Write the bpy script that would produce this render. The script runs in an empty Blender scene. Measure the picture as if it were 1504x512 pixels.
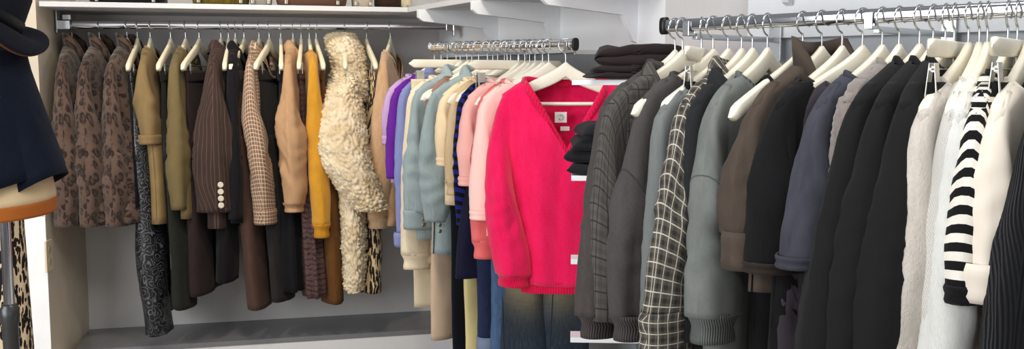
import bpy, math, random
from mathutils import Vector as V, Matrix, noise

PI = math.pi
R = math.radians
COL = bpy.context.scene.collection
SC = bpy.context.scene

# ------------------------------------------------------------------ camera model (1504 x 512)
FPX, CX, CY = 1460.0, 752.0, 256.0
PITCH = R(5.7)
EYE = V((0, 0, 1.46))
FW = V((0, math.cos(PITCH), -math.sin(PITCH)))
UP = V((0, math.sin(PITCH), math.cos(PITCH)))
RT = V((1, 0, 0))


def at(px, py, d):
    return EYE + (FW + RT * ((px - CX) / FPX) - UP * ((py - CY) / FPX)) * d


def proj(p):
    q = p - EYE
    d = q.dot(FW)
    return CX + FPX * q.dot(RT) / d, CY - FPX * q.dot(UP) / d, d


# ------------------------------------------------------------------ helpers
def tag(o, label=None, cat=None, group=None, kind=None):
    if label: o['label'] = label
    if cat: o['category'] = cat
    if group: o['group'] = group
    if kind: o['kind'] = kind
    return o


def empty(name, loc, rz=0, label=None, cat=None, group=None):
    o = bpy.data.objects.new(name, None)
    o.empty_display_size = .05
    COL.objects.link(o)
    o.location = loc
    o.rotation_euler = (0, 0, rz)
    return tag(o, label, cat, group)


def sm(t):
    t = max(0., min(1., t))
    return t * t * (3 - 2 * t)


def lerp(a, b, t):
    return a + (b - a) * t


def fold(x, y, z, seed, k=9., kz=2.2):
    s = seed * 7.31
    a = noise.noise(V((x * k + s, y * k - s, z * kz + s * .3)))
    b = noise.noise(V((x * k * 2.3 - s, y * k * 2.3 + s, z * kz * 2.1 + s)))
    return a + .45 * b


class MB:
    def __init__(self):
        self.v, self.f, self.uv = [], [], []

    def grid(self, P, U, closed=False):
        """P rows of points, U rows of uv (one more column than P when closed)"""
        base = len(self.v)
        n = len(P[0])
        for row in P:
            self.v.extend([tuple(p) for p in row])
        for r in range(len(P) - 1):
            for c in range(n if closed else n - 1):
                c2 = (c + 1) % n
                self.f.append((base + r * n + c, base + r * n + c2, base + (r + 1) * n + c2, base + (r + 1) * n + c))
                self.uv.append((U[r][c], U[r][c + 1], U[r + 1][c + 1], U[r + 1][c]))

    def fan(self, ring):
        base = len(self.v)
        self.v.extend([tuple(p) for p in ring])
        self.f.append(tuple(range(base, base + len(ring))))
        self.uv.append(tuple((p[0], p[2]) for p in ring))

    def box(self, c, s, M=None):
        c = V(c)
        h = [x / 2 for x in s]
        pts = [V((sx * h[0], sy * h[1], sz * h[2])) + c for sx in (-1, 1) for sy in (-1, 1) for sz in (-1, 1)]
        if M: pts = [M @ p for p in pts]
        b = len(self.v)
        self.v.extend([tuple(p) for p in pts])
        for q in ((0, 1, 3, 2), (4, 6, 7, 5), (0, 4, 5, 1), (2, 3, 7, 6), (0, 2, 6, 4), (1, 5, 7, 3)):
            self.f.append(tuple(b + i for i in q))
            self.uv.append(((0, 0), (1, 0), (1, 1), (0, 1)))

    def prism(self, poly, O, A, B, N, th):
        """poly of (a,b) in plane O,A,B extruded th along N"""
        b = len(self.v)
        n = len(poly)
        for k in (0, 1):
            for a_, b_ in poly:
                self.v.append(tuple(O + A * a_ + B * b_ + N * (th * k)))
        self.f.append(tuple(range(b, b + n)))
        self.uv.append(tuple(poly))
        self.f.append(tuple(range(b + 2 * n - 1, b + n - 1, -1)))
        self.uv.append(tuple(reversed(poly)))
        for i in range(n):
            j = (i + 1) % n
            self.f.append((b + i, b + n + i, b + n + j, b + j))
            self.uv.append(((0, 0), (0, 1), (1, 1), (1, 0)))

    def tube(self, pts, r, seg=8, caps=True, sq=(1, 1)):
        """round tube along points; r number or list"""
        pts = [V(p) for p in pts]
        n = len(pts)
        rows, uvs = [], []
        ln = 0
        ref = V((0, 0, 1))
        t0 = (pts[1] - pts[0]).normalized()
        if abs(t0.dot(ref)) > .9: ref = V((0, 1, 0))
        nrm = (ref - t0 * ref.dot(t0)).normalized()
        for i in range(n):
            t = (pts[min(i + 1, n - 1)] - pts[max(i - 1, 0)]).normalized()
            nrm = (nrm - t * nrm.dot(t)).normalized()
            bi = t.cross(nrm)
            rr = r[i] if isinstance(r, (list, tuple)) else r
            if i: ln += (pts[i] - pts[i - 1]).length
            rows.append([pts[i] + nrm * (math.cos(a) * rr * sq[0]) + bi * (math.sin(a) * rr * sq[1]) for a in [2 * PI * k / seg for k in range(seg)]])
            uvs.append([(k / seg * 2 * PI * rr, ln) for k in range(seg + 1)])
        self.grid(rows, uvs, True)
        if caps:
            self.fan(list(reversed(rows[0])))
            self.fan(rows[-1])

    def lathe(self, prof, O=V((0, 0, 0)), seg=40, M=None):
        rows, uvs = [], []
        for r, z in prof:
            row = [V((r * math.cos(2 * PI * k / seg), r * math.sin(2 * PI * k / seg), z)) for k in range(seg)]
            rows.append([(M @ p if M else p) + O for p in row])
            uvs.append([(k / seg, z) for k in range(seg + 1)])
        self.grid(rows, uvs, True)

    def build(self, name, mat, parent=None, smooth=True, solid=0, weld=0, bevel=0, subd=0, off=0):
        me = bpy.data.meshes.new(name)
        me.from_pydata(self.v, [], self.f)
        uvl = me.uv_layers.new(name='UVMap')
        flat = [c for f in self.uv for u in f for c in u]
        uvl.data.foreach_set('uv', flat)
        if smooth:
            me.polygons.foreach_set('use_smooth', [True] * len(me.polygons))
        me.materials.append(mat)
        me.update()
        o = bpy.data.objects.new(name, me)
        COL.objects.link(o)
        if parent: o.parent = parent
        if weld:
            m = o.modifiers.new('weld', 'WELD'); m.merge_threshold = weld
        if subd:
            m = o.modifiers.new('subd', 'SUBSURF'); m.levels = subd; m.render_levels = subd
        if solid:
            m = o.modifiers.new('solid', 'SOLIDIFY'); m.thickness = solid; m.offset = off
        if bevel:
            m = o.modifiers.new('bevel', 'BEVEL'); m.width = bevel; m.segments = 2
        return o


# ------------------------------------------------------------------ materials
def s2l(c):
    return tuple(((x / 255) / 12.92 if x / 255 <= .04045 else ((x / 255 + .055) / 1.055) ** 2.4) for x in c) + (1,)


class NT:
    def __init__(self, name):
        self.m = bpy.data.materials.new(name)
        self.m.use_nodes = True
        self.t = self.m.node_tree
        self.b = self.t.nodes['Principled BSDF']
        self.uvn = None

    def n(self, typ, **kw):
        o = self.t.nodes.new(typ)
        for k, v in kw.items():
            setattr(o, k, v)
        return o

    def set(self, sock, val):
        if hasattr(val, 'is_output') or isinstance(val, bpy.types.NodeSocket):
            self.t.links.new(val, sock)
        else:
            sock.default_value = val

    def uv(self):
        if not self.uvn:
            self.uvn = self.n('ShaderNodeTexCoord')
        return self.uvn.outputs['UV']

    def ob(self):
        if not self.uvn:
            self.uvn = self.n('ShaderNodeTexCoord')
        return self.uvn.outputs['Object']

    def mapn(self, vec, scale):
        m = self.n('ShaderNodeMapping')
        self.set(m.inputs['Vector'], vec)
        m.inputs['Scale'].default_value = scale
        return m.outputs[0]

    def math(self, op, a, b=0., c=None):
        m = self.n('ShaderNodeMath', operation=op)
        self.set(m.inputs[0], a); self.set(m.inputs[1], b)
        if c is not None: self.set(m.inputs[2], c)
        return m.outputs[0]

    def mix(self, fac, a, b, mode='MIX'):
        m = self.n('ShaderNodeMix', data_type='RGBA', blend_type=mode)
        self.set(m.inputs[0], fac); self.set(m.inputs[6], a); self.set(m.inputs[7], b)
        return m.outputs[2]

    def noise(self, vec, scale, detail=2., rough=.5):
        m = self.n('ShaderNodeTexNoise')
        self.set(m.inputs['Vector'], vec)
        m.inputs['Scale'].default_value = scale
        m.inputs['Detail'].default_value = detail
        m.inputs['Roughness'].default_value = rough
        return m.outputs[0]

    def voro(self, vec, scale, feature='F1', rnd=1.):
        m = self.n('ShaderNodeTexVoronoi', feature=feature)
        self.set(m.inputs['Vector'], vec)
        m.inputs['Scale'].default_value = scale
        m.inputs['Randomness'].default_value = rnd
        return m.outputs[0]

    def ramp(self, fac, stops, interp='LINEAR'):
        m = self.n('ShaderNodeValToRGB')
        m.color_ramp.interpolation = interp
        e = m.color_ramp.elements
        while len(e) < len(stops): e.new(.5)
        for i, (p, c) in enumerate(stops):
            e[i].position = p
            e[i].color = c if len(c) == 4 else tuple(c) + (1,)
        self.set(m.inputs[0], fac)
        return m.outputs[0]

    def sep(self, vec):
        m = self.n('ShaderNodeSeparateXYZ')
        self.set(m.inputs[0], vec)
        return m.outputs

    def distort(self, vec, scale, amt):
        nz = self.n('ShaderNodeTexNoise')
        self.set(nz.inputs['Vector'], vec)
        nz.inputs['Scale'].default_value = scale
        s = self.n('ShaderNodeVectorMath', operation='MULTIPLY_ADD')
        self.set(s.inputs[0], nz.outputs['Color'] if 'Color' in nz.outputs else nz.outputs[1])
        s.inputs[1].default_value = (amt, amt, amt)
        self.set(s.inputs[2], vec)
        return s.outputs[0]

    def bump(self, h, strength=.3, dist=.002):
        b = self.n('ShaderNodeBump')
        b.inputs['Strength'].default_value = strength
        b.inputs['Distance'].default_value = dist
        self.set(b.inputs['Height'], h)
        self.t.links.new(b.outputs[0], self.b.inputs['Normal'])

    def done(self, col, rough=.85, spec=.25, sheen=0, metal=0):
        self.set(self.b.inputs['Base Color'], col)
        self.set(self.b.inputs['Roughness'], rough)
        self.b.inputs['Specular IOR Level'].default_value = spec
        self.b.inputs['Metallic'].default_value = metal
        if sheen:
            self.b.inputs['Sheen Weight'].default_value = sheen
            self.b.inputs['Sheen Roughness'].default_value = .5
        return self.m


def weave(nt, kind, v):
    """height signal of the cloth's own structure; v uv in metres"""
    u = nt.sep(v)
    if kind == 'rib':
        return nt.math('SINE', nt.math('MULTIPLY', u[0], 1200)), .5, .0025
    if kind == 'widerib':
        return nt.math('SINE', nt.math('MULTIPLY', u[0], 780)), .8, .003
    if kind == 'cord':
        return nt.math('SINE', nt.math('MULTIPLY', u[0], 900)), .6, .0015
    if kind == 'knit':
        a = nt.math('SINE', nt.math('MULTIPLY', u[0], 1300))
        b = nt.math('SINE', nt.math('MULTIPLY', u[1], 900))
        h = nt.math('ADD', nt.math('MULTIPLY', a, b), nt.math('MULTIPLY', nt.noise(v, 220, 3), 2.5))
        return h, .45, .002
    if kind == 'fuzzy':
        h = nt.math('ADD', nt.noise(v, 130, 4, .7), nt.math('MULTIPLY', nt.noise(nt.mapn(v, (1, .5, 1)), 500, 2), .6))
        return h, .5, .004
    if kind == 'twill':
        a = nt.math('SINE', nt.math('MULTIPLY', nt.math('ADD', u[0], u[1]), 2600))
        h = nt.math('ADD', nt.math('MULTIPLY', a, .5), nt.math('MULTIPLY', nt.noise(v, 60, 4), 1.5))
        return h, .3, .0012
    # smooth jersey
    return nt.noise(v, 300, 2), .15, .001


_mc = {}


def cloth(name, c1, pattern='plain', c2=None, c3=None, w='jersey', rough=.9, sheen=.05, spec=.12, k=1., var=.12, fade=None):
    if name in _mc: return _mc[name]
    nt = NT(name)
    v = nt.uv()
    a = s2l(c1)
    b = s2l(c2) if c2 else a
    cc = s2l(c3) if c3 else b
    mott = nt.noise(v, 14, 4, .6)
    dark = tuple(x * (1 - var) for x in a[:3]) + (1,)
    lite = tuple(min(1, x * (1 + var)) for x in a[:3]) + (1,)
    base = nt.ramp(mott, [(.3, dark), (.7, lite)])
    u = nt.sep(v)
    if pattern == 'heather':
        f = nt.noise(nt.mapn(v, (1.6, .55, 1)), 260 * k, 3, .7)
        g = nt.noise(nt.mapn(v, (1, .35, 1)), 45 * k, 4, .7)
        base = nt.mix(nt.ramp(nt.math('ADD', nt.math('MULTIPLY', f, .5), nt.math('MULTIPLY', g, .5)), [(.38, (0, 0, 0)), (.62, (1, 1, 1))]), base, b)
    elif pattern == 'check':
        fu = nt.math('FRACT', nt.math('MULTIPLY', u[0], 1 / (.034 * k)))
        fv = nt.math('FRACT', nt.math('MULTIPLY', u[1], 1 / (.034 * k)))
        bu = nt.math('LESS_THAN', nt.math('ABSOLUTE', nt.math('SUBTRACT', fu, .7)), .17)
        bv = nt.math('LESS_THAN', nt.math('ABSOLUTE', nt.math('SUBTRACT', fv, .7)), .17)
        base = nt.mix(nt.math('MULTIPLY', nt.math('ADD', bu, bv), .42), base, cc)
        lu = nt.math('LESS_THAN', nt.math('ABSOLUTE', nt.math('SUBTRACT', fu, .25)), .045)
        lv = nt.math('LESS_THAN', nt.math('ABSOLUTE', nt.math('SUBTRACT', fv, .25)), .045)
        base = nt.mix(nt.math('MULTIPLY', nt.math('MAXIMUM', lu, lv), .85), base, b)
    elif pattern == 'stripe':
        base = nt.mix(nt.math('LESS_THAN', nt.math('FRACT', nt.math('MULTIPLY', u[1], 1 / (.03 * k))), .5), base, b)
    elif pattern == 'pinstripe':
        base = nt.mix(nt.math('MULTIPLY', nt.math('LESS_THAN', nt.math('FRACT', nt.math('MULTIPLY', u[0], 1 / (.016 * k))), .11), .55), base, b)
    elif pattern == 'leopard':
        dv = nt.distort(v, 40, .022)
        d = nt.voro(dv, 33 * k, rnd=.85)
        spot = nt.ramp(d, [(.40, (1, 1, 1)), (.54, (0, 0, 0))])
        core = nt.ramp(d, [(.16, (1, 1, 1)), (.30, (0, 0, 0))])
        br = nt.ramp(nt.noise(v, 60, 2), [(.36, (.2, .2, .2)), (.46, (1, 1, 1))])
        ground = nt.mix(nt.ramp(nt.noise(v, 8, 3), [(.35, (0, 0, 0)), (.65, (1, 1, 1))]), base, cc)
        base = nt.mix(nt.math('MULTIPLY', spot, br), ground, b)
        base = nt.mix(nt.math('MULTIPLY', core, .75), base, cc)
    elif pattern == 'floral':
        masks = []
        for rot, sx, sy, thr in ((.75, 58, 25, .40), (-.6, 52, 23, .40), (0., 34, 34, .27)):
            mp_ = nt.n('ShaderNodeMapping')
            nt.set(mp_.inputs['Vector'], nt.distort(v, 30, .012))
            mp_.inputs['Rotation'].default_value = (0, 0, rot)
            mp_.inputs['Location'].default_value = (rot, rot * 2, 0)
            mp_.inputs['Scale'].default_value = (sx * k, sy * k, 1)
            masks.append(nt.math('LESS_THAN', nt.voro(mp_.outputs[0], 1.), thr))
        m_ = nt.math('MAXIMUM', nt.math('MAXIMUM', masks[0], masks[1]), masks[2])
        base = nt.mix(m_, base, b)
    elif pattern == 'paisley':
        d = nt.voro(nt.distort(v, 18, .04), 26 * k)
        s = nt.math('SINE', nt.math('MULTIPLY', d, 24.))
        base = nt.mix(nt.ramp(s, [(.55, (0, 0, 0)), (.95, (1, 1, 1))]), base, b)
    elif pattern == 'jacquard':
        s = nt.math('SINE', nt.math('ADD', nt.math('MULTIPLY', u[1], 300.), nt.math('MULTIPLY', nt.noise(v, 45, 2), 12)))
        base = nt.mix(nt.ramp(s, [(.45, (0, 0, 0)), (.7, (.8, .8, .8))]), base, b)
    elif pattern == 'denim':
        f = nt.noise(nt.mapn(v, (3, .25, 1)), 120, 3, .7)
        base = nt.mix(nt.math('MULTIPLY', nt.ramp(f, [(.4, (0, 0, 0)), (.7, (1, 1, 1))]), .6), base, b)
        g = nt.noise(v, 7, 3)
        base = nt.mix(nt.math('MULTIPLY', nt.ramp(g, [(.5, (0, 0, 0)), (.75, (1, 1, 1))]), .5), base, cc)
    elif pattern == 'wash':
        g = nt.noise(v, 11, 5, .65)
        base = nt.mix(nt.ramp(g, [(.35, (0, 0, 0)), (.7, (1, 1, 1))]), base, b)
    if fade:
        # worn, pale patch over the thigh
        fx = nt.math('DIVIDE', nt.math('SUBTRACT', u[0], fade[0]), fade[2])
        fy = nt.math('DIVIDE', nt.math('SUBTRACT', u[1], fade[1]), fade[3])
        r2 = nt.math('ADD', nt.math('MULTIPLY', fx, fx), nt.math('MULTIPLY', fy, fy))
        g_ = nt.math('POWER', 2.718, nt.math('MULTIPLY', r2, -1.))
        g_ = nt.math('MULTIPLY', g_, nt.math('ADD', .45, nt.math('MULTIPLY', nt.noise(nt.mapn(v, (1, 3, 1)), 30, 4), .8)))
        base = nt.mix(nt.math('MINIMUM', g_, .8), base, s2l(fade[4]))
    h, st, di = weave(nt, w, v)
    nt.bump(h, st, di)
    _mc[name] = nt.done(base, rough, spec, sheen)
    return _mc[name]


def plain(name, c, rough=.5, spec=.5, metal=0, bump=0, bs=40, var=.04):
    if name in _mc: return _mc[name]
    nt = NT(name)
    a = s2l(c)
    nz = nt.noise(nt.ob(), bs * .2, 4, .6)
    base = nt.ramp(nz, [(.3, tuple(x * (1 - var) for x in a[:3])), (.7, tuple(min(1, x * (1 + var)) for x in a[:3]))])
    if bump:
        nt.bump(nt.noise(nt.ob(), bs, 4), bump, .004)
    _mc[name] = nt.done(base, rough, spec, 0, metal)
    return _mc[name]


M_WALL = plain('wall paint', (212, 210, 208), .75, .3, bump=.06, bs=90, var=.02)
M_PANEL = plain('white laminate', (238, 240, 242), .45, .4, var=.015)
M_SHELF = plain('shelf laminate', (212, 212, 214), .45, .4, var=.02)
M_SLATE = plain('slate laminate', (132, 139, 144), .35, .5, var=.06)
M_BENCH = plain('grey lacquered platform', (112, 112, 116), .22, .5, var=.05)
M_PLAS = plain('cream plaster', (212, 200, 180), .85, .2, bump=.3, bs=35, var=.05)
M_FLOOR = plain('pale floor', (176, 164, 152), .4, .4, var=.08)
M_CHROME = plain('chrome', (226, 228, 232), .1, .5, metal=1, var=.02)
M_STEEL = plain('hook steel', (205, 207, 210), .22, .5, metal=1, var=.02)
M_BLACKP = plain('black plastic', (14, 14, 15), .4, .4)
M_GUN = plain('gunmetal', (74, 74, 76), .35, .5, metal=.6)
M_IVORY = plain('ivory lacquered wood', (243, 234, 206), .38, .45, bs=60, var=.03)
M_WHITEH = plain('cream lacquered wood', (240, 233, 214), .38, .45, bs=60, var=.03)
M_CLIP = plain('clip plate', (206, 204, 198), .35, .5, metal=.6)
M_TAG = plain('white card', (236, 234, 228), .7, .2)
M_SOCK = plain('cream socket plastic', (222, 206, 176), .4, .4)
M_BTN = plain('horn button', (206, 196, 178), .3, .6)
M_BTNM = plain('metal button', (170, 165, 150), .3, .5, metal=.8)

# ------------------------------------------------------------------ rails
class Rail:
    def __init__(self, A, B):
        self.A, self.B = A, B
        d = (B - A)
        self.dir = V((d.x, d.y, 0)).normalized()
        n = V((self.dir.y, -self.dir.x, 0))
        if n.dot(V((0, -1, 0))) < 0: n = -n
        self.n = n                      # horizontal, toward the room

    def pt(self, px):
        t = (px - CX) / FPX
        a, b = self.A - EYE, self.B - EYE
        # X(s) = t * D(s)
        ax, bx = a.dot(RT), b.dot(RT)
        ad, bd = a.dot(FW), b.dot(FW)
        s = (t * ad - ax) / ((bx - ax) - t * (bd - ad))
        return self.A.lerp(self.B, s)


RL = Rail(at(85, 36.4, 3.8), at(660, 38.7, 4.15))
RM = Rail(at(632, 69, 3.7), at(845, 65, 2.75))
RR = Rail(at(976, 39.5, 2.09), at(1504, 15, 1.58))
RM.n = V((-RM.dir.y, RM.dir.x, 0)); RM.n = RM.n if RM.n.x < 0 else -RM.n
RR.n = V((-RR.dir.y, RR.dir.x, 0)); RR.n = RR.n if RR.n.x < 0 else -RR.n


def rail_obj(A, B, label, caps, brackets, k_=1.):
    o = empty('clothes_rail', A, 0, label, 'clothes rail')
    d = (B - A)
    mb = MB()
    n = 12
    dirn = d.normalized()
    side = V((dirn.y, -dirn.x, 0)).normalized()
    upv = side.cross(dirn)
    if upv.z < 0: upv = -upv
    seg = 28
    rows, uvs = [], []
    for i in range(n + 1):
        c = d * (i / n)
        row = []
        for k in range(seg):
            a = 2 * PI * k / seg
            # flat-sided oval tube 15 x 30
            x = .0075 * math.copysign(abs(math.cos(a)) ** .75, math.cos(a))
            z = .015 * math.copysign(abs(math.sin(a)) ** .8, math.sin(a))
            row.append(c + side * x + upv * (z * k_ + .015 * (1 - k_)))
        rows.append(row)
        uvs.append([(k / seg, i / n) for k in range(seg + 1)])
    mb.grid(rows, uvs, True)
    mb.build('tube', M_CHROME, o)
    for p, m, th in caps:
        c = MB()
        rws, uu = [], []
        for t, s in ((-.5, .9), (-.5, 1), (.5, 1), (.5, .9), (.5, .01)):
            rws.append([p - A + dirn * (t * th) + side * (.0095 * s * math.cos(a)) + upv * (.018 * s * math.copysign(abs(math.sin(a)) ** .6, math.sin(a)) + .015 * (1 - k_)) for a in [2 * PI * k / 24 for k in range(24)]])
            uu.append([(0, 0)] * 25)
        c.grid(rws, uu, True)
        c.fan(rws[0])
        c.build('end_cap', m, o)
    for P, S in brackets:
        b = MB()
        for (bc, bs) in S:
            Mx = Matrix.Translation(P - A) @ Matrix.Rotation(math.atan2(dirn.y, dirn.x), 4, 'Z')
            b.box(bc, bs, Mx)
        b.build('bracket', M_GUN if False else M_STEEL, o, smooth=False, bevel=.0015)
    return o


# ------------------------------------------------------------------ hangers
HW = .215


def wood_top(x):
    u = min(1., abs(x) / HW)
    return -.047 - .022 * (1 - math.exp(-u * 7)) - .094 * u ** 1.25


def hook_pts(ztop):
    r = .0205
    cz = .015 + .0015 - r
    pts = []
    for k in range(19):
        a = R(200 - k * (285 / 18))          # from lower -x over the top and round to below
        pts.append(V((math.cos(a) * r, 0, cz + math.sin(a) * r)))
    # sweep back under to the stem
    last = pts[-1]
    pts += [V((last.x * .5, 0, cz - r * 1.12)), V((0, 0, cz - r * 1.5)), V((0, 0, cz - r * 1.75)), V((0, 0, ztop - .01))]
    return pts


RAILNAME = {}


def hanger(rail, px, phi, kind, short, tilt=0., hw=.205):
    P = rail.pt(px)
    o = empty('clothes_hanger', P, phi,
              ('ivory' if rail is RL else 'cream') + ' hanger holding the ' + short, 'hanger', RAILNAME[id(rail)])
    m = M_IVORY if rail is RL else M_WHITEH
    h = MB()
    h.tube(hook_pts(-.047), .0019, 7)
    h.build('hook', M_STEEL, o)
    if kind in ('wood', 'woodclip', 'woodbar'):
        n = 41
        rows, uvs = [], []
        for i in range(n):
            x = -hw + 2 * hw * i / (n - 1)
            u = abs(x) / hw
            zt = wood_top(x)
            hh = lerp(.044, .030, min(1, u * 1.3))
            if u < .06: hh += .0
            e = math.sqrt(max(0.002, 1 - max(0, (u - .9) / .1) ** 2)) if u > .9 else 1
            th = lerp(.0065, .0095, u)
            cz = zt - hh / 2
            hh *= e
            y0 = -.003 * u * u
            row = []
            for k in range(12):
                a = 2 * PI * k / 12
                cy = math.copysign(abs(math.cos(a)) ** .5, math.cos(a)) * th * (.4 + .6 * e)
                sz = math.copysign(abs(math.sin(a)) ** .5, math.sin(a)) * hh / 2
                row.append(V((x, y0 + cy, cz + sz)))
            rows.append(row)
            uvs.append([(x, k / 12) for k in range(13)])
        b = MB()
        b.grid(rows, uvs, True)
        b.fan(list(reversed(rows[0]))); b.fan(rows[-1])
        b.build('shoulder_bar', m, o)
        if kind == 'woodbar':
            t = MB(); t.tube([(-.185, -.008, wood_top(.185) - .02), (.185, -.008, wood_top(.185) - .02)], .0055, 10)
            t.build('trouser_bar', m, o)
        if kind == 'woodclip':
            t = MB(); t.tube([(-.19, -.008, wood_top(.19) - .012), (-.17, 0, -.160), (.17, 0, -.160), (.19, -.008, wood_top(.19) - .012)], .002, 7)
            t.build('clip_rod', M_STEEL, o)
            for s in (-1, 1):
                c = MB()
                for sy in (-1, 1):
                    c.box((s * .135, sy * .008, -.172), (.02, .004, .042), Matrix.Translation(V((0, 0, 0))))
                c.box((s * .135, 0, -.158), (.012, .02, .008))
                c.build('clip', M_CLIP, o, smooth=False, bevel=.001)
    else:
        hw = .18
        b = MB()
        rows, uvs = [], []
        for i in range(21):
            x = -hw + 2 * hw * i / 20
            u = abs(x) / hw
            e = math.sqrt(max(.02, 1 - max(0, (u - .93) / .07) ** 2)) if u > .93 else 1
            zt = -.046
            row = []
            for k in range(12):
                a = 2 * PI * k / 12
                row.append(V((x, math.copysign(abs(math.cos(a)) ** .5, math.cos(a)) * .007 * e, zt - .014 + math.copysign(abs(math.sin(a)) ** .45, math.sin(a)) * .0145 * e)))
            rows.append(row)
            uvs.append([(x, k / 12) for k in range(13)])
        b.grid(rows, uvs, True)
        b.fan(list(reversed(rows[0]))); b.fan(rows[-1])
        b.build('bar', m, o)
        t = MB()
        t.tube([(0, 0, -.07), (0, 0, -.092)], .0018, 6)
        t.tube([(-.165, 0, -.093), (.165, 0, -.093)], .0018, 6)
        t.build('clip_rod', M_STEEL, o)
        for s in (-1, 1):
            c = MB()
            for sy in (-1, 1):
                Mx = Matrix.Translation(V((s * .14, sy * .006, -.110))) @ Matrix.Rotation(R(sy * 5), 4, 'X')
                c.box((0, 0, 0), (.028, .0022, .054), Mx)
            c.box((s * .14, 0, -.093), (.014, .012, .01))
            c.build('clip', M_CLIP, o, smooth=False, bevel=.0008)
    if tilt: o.rotation_euler = (0, tilt, phi)
    return o


def solve_phi(rail, px, hx, hw=HW, drop=.18, tw=0.):
    """yaw of the hanger whose near tip shows at pixel hx"""
    P = rail.pt(px)
    base = math.atan2(rail.n.y, rail.n.x)
    if hx is None: return base + R(tw)
    best = (1e9, base)
    for i in range(-75, 76):
        a = base + R(i)
        q = P + V((math.cos(a) * hw, math.sin(a) * hw, -drop))
        e = abs(proj(q)[0] - hx) + abs(i) * .05
        if e < best[0]: best = (e, a)
    return best[1]


def zpix(P, phi, x, y):
    """local height that shows at pixel row y, at local x on the hanger"""
    q = P + V((math.cos(phi) * x, math.sin(phi) * x, 0))
    d = (q - EYE).dot(FW)
    for _ in range(3):
        z = at(0, y, d).z
        q.z = z
        d = (q - EYE).dot(FW)
    return z - P.z


# ------------------------------------------------------------------ garments
_seed = [0]


def nseed():
    _seed[0] += 1
    return _seed[0] * 3.17


def strip(mb, OI, seed, seg=22, amp=.006, k=11., kz=2.4, pexp=2.2, pleat=None, fur=None, uoff=0., crease=0.):
    """flattened tube. OI rows: (outer(x,z), inner(x,z), half thickness, y offset)"""
    rows, uvs = [], []
    ln = 0
    pc = None
    n = len(OI)
    for i, oi in enumerate(OI):
        O, I, b, y0 = oi[:4]
        if len(oi) > 4: pexp = oi[4]
        O, I = V((O[0], 0, O[1])), V((I[0], 0, I[1]))
        c = (O + I) / 2
        hw = (O - I).length / 2
        e = (O - I).normalized() if hw > 1e-6 else V((1, 0, 0))
        if pc is not None: ln += (c - pc).length
        pc = c
        t = i / (n - 1)
        row = []
        per = 2 * (hw + b) * 1.6
        for q in range(seg):
            a = 2 * PI * q / seg + PI / seg
            ca, sa = math.cos(a), math.sin(a)
            ex = math.copysign(abs(ca) ** (2 / pexp), ca) * hw
            ey = math.copysign(abs(sa) ** (2 / pexp), sa) * b
            p = c + e * ex + V((0, y0 + ey, 0))
            nr = (e * (ca * b) + V((0, sa * hw, 0)))
            nr = nr.normalized() if nr.length > 1e-9 else e
            A = amp(t) if callable(amp) else amp
            f = fold(p.x, p.y * 1.6, p.z, seed, k, kz)
            # diagonal drag lines
            f += .5 * noise.noise(V((seed, (p.z + p.x * .8 + p.y) * 9, p.x * 3)))
            if crease:
                # sharp slanting creases gathered about the elbow
                w_ = p.z * 19 + (p.x * 14 + p.y * 22) * (1 if seed % 2 > 1 else -1)
                r_ = noise.noise(V((w_, p.x * 5 + seed, p.y * 4)))
                f += crease * (.45 - 1.7 * abs(r_)) * math.exp(-((t - .55) / .3) ** 2)
            p = p + nr * (A * f * (.3 + .7 * abs(sa)))
            if crease:
                w2 = noise.noise(V((ca * .9 + seed, sa * .9 - seed, p.z * 4.2 + p.x * 2)))
                w3 = .5 - abs(noise.noise(V((ca * 1.6 - seed, sa * 1.6 + p.z * 1.5, p.z * 2.0 + seed)))) * 2
                p = p + nr * (b * (.26 * w2 + .16 * w3) * sm(t * 2.5) * (.35 + .65 * abs(sa)))
            if pleat: p = p + nr * (pleat[1] * math.sin(pleat[0] * a) * sm(t * 1.5))
            if fur: p = p + nr * fur(p)
            row.append(p)
        rows.append(row)
        uvs.append([(uoff + q / seg * per, -ln) for q in range(seg + 1)])
    mb.grid(rows, uvs, True)
    return rows


def curls(p):
    q = V(p) * 74 + noise.noise_vector(V(p) * 30) * .7
    d = noise.voronoi(q)[0]
    e = min(1, (d[1] - d[0]) * 1.5)
    return .016 * e ** .6 * (1 - .4 * d[0]) + .007 * noise.noise(V(p) * 28) + .003 * noise.noise(V(p) * 150)


def curls_small(p):
    q = V(p) * 95
    return .007 * (1 - min(1, noise.voronoi(q)[0][0] * 1.2)) + .003 * noise.noise(V(p) * 40)


def pilefur(p):
    return .0035 * noise.noise(V(p) * 60) + .002 * noise.noise(V(p) * 160)


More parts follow.
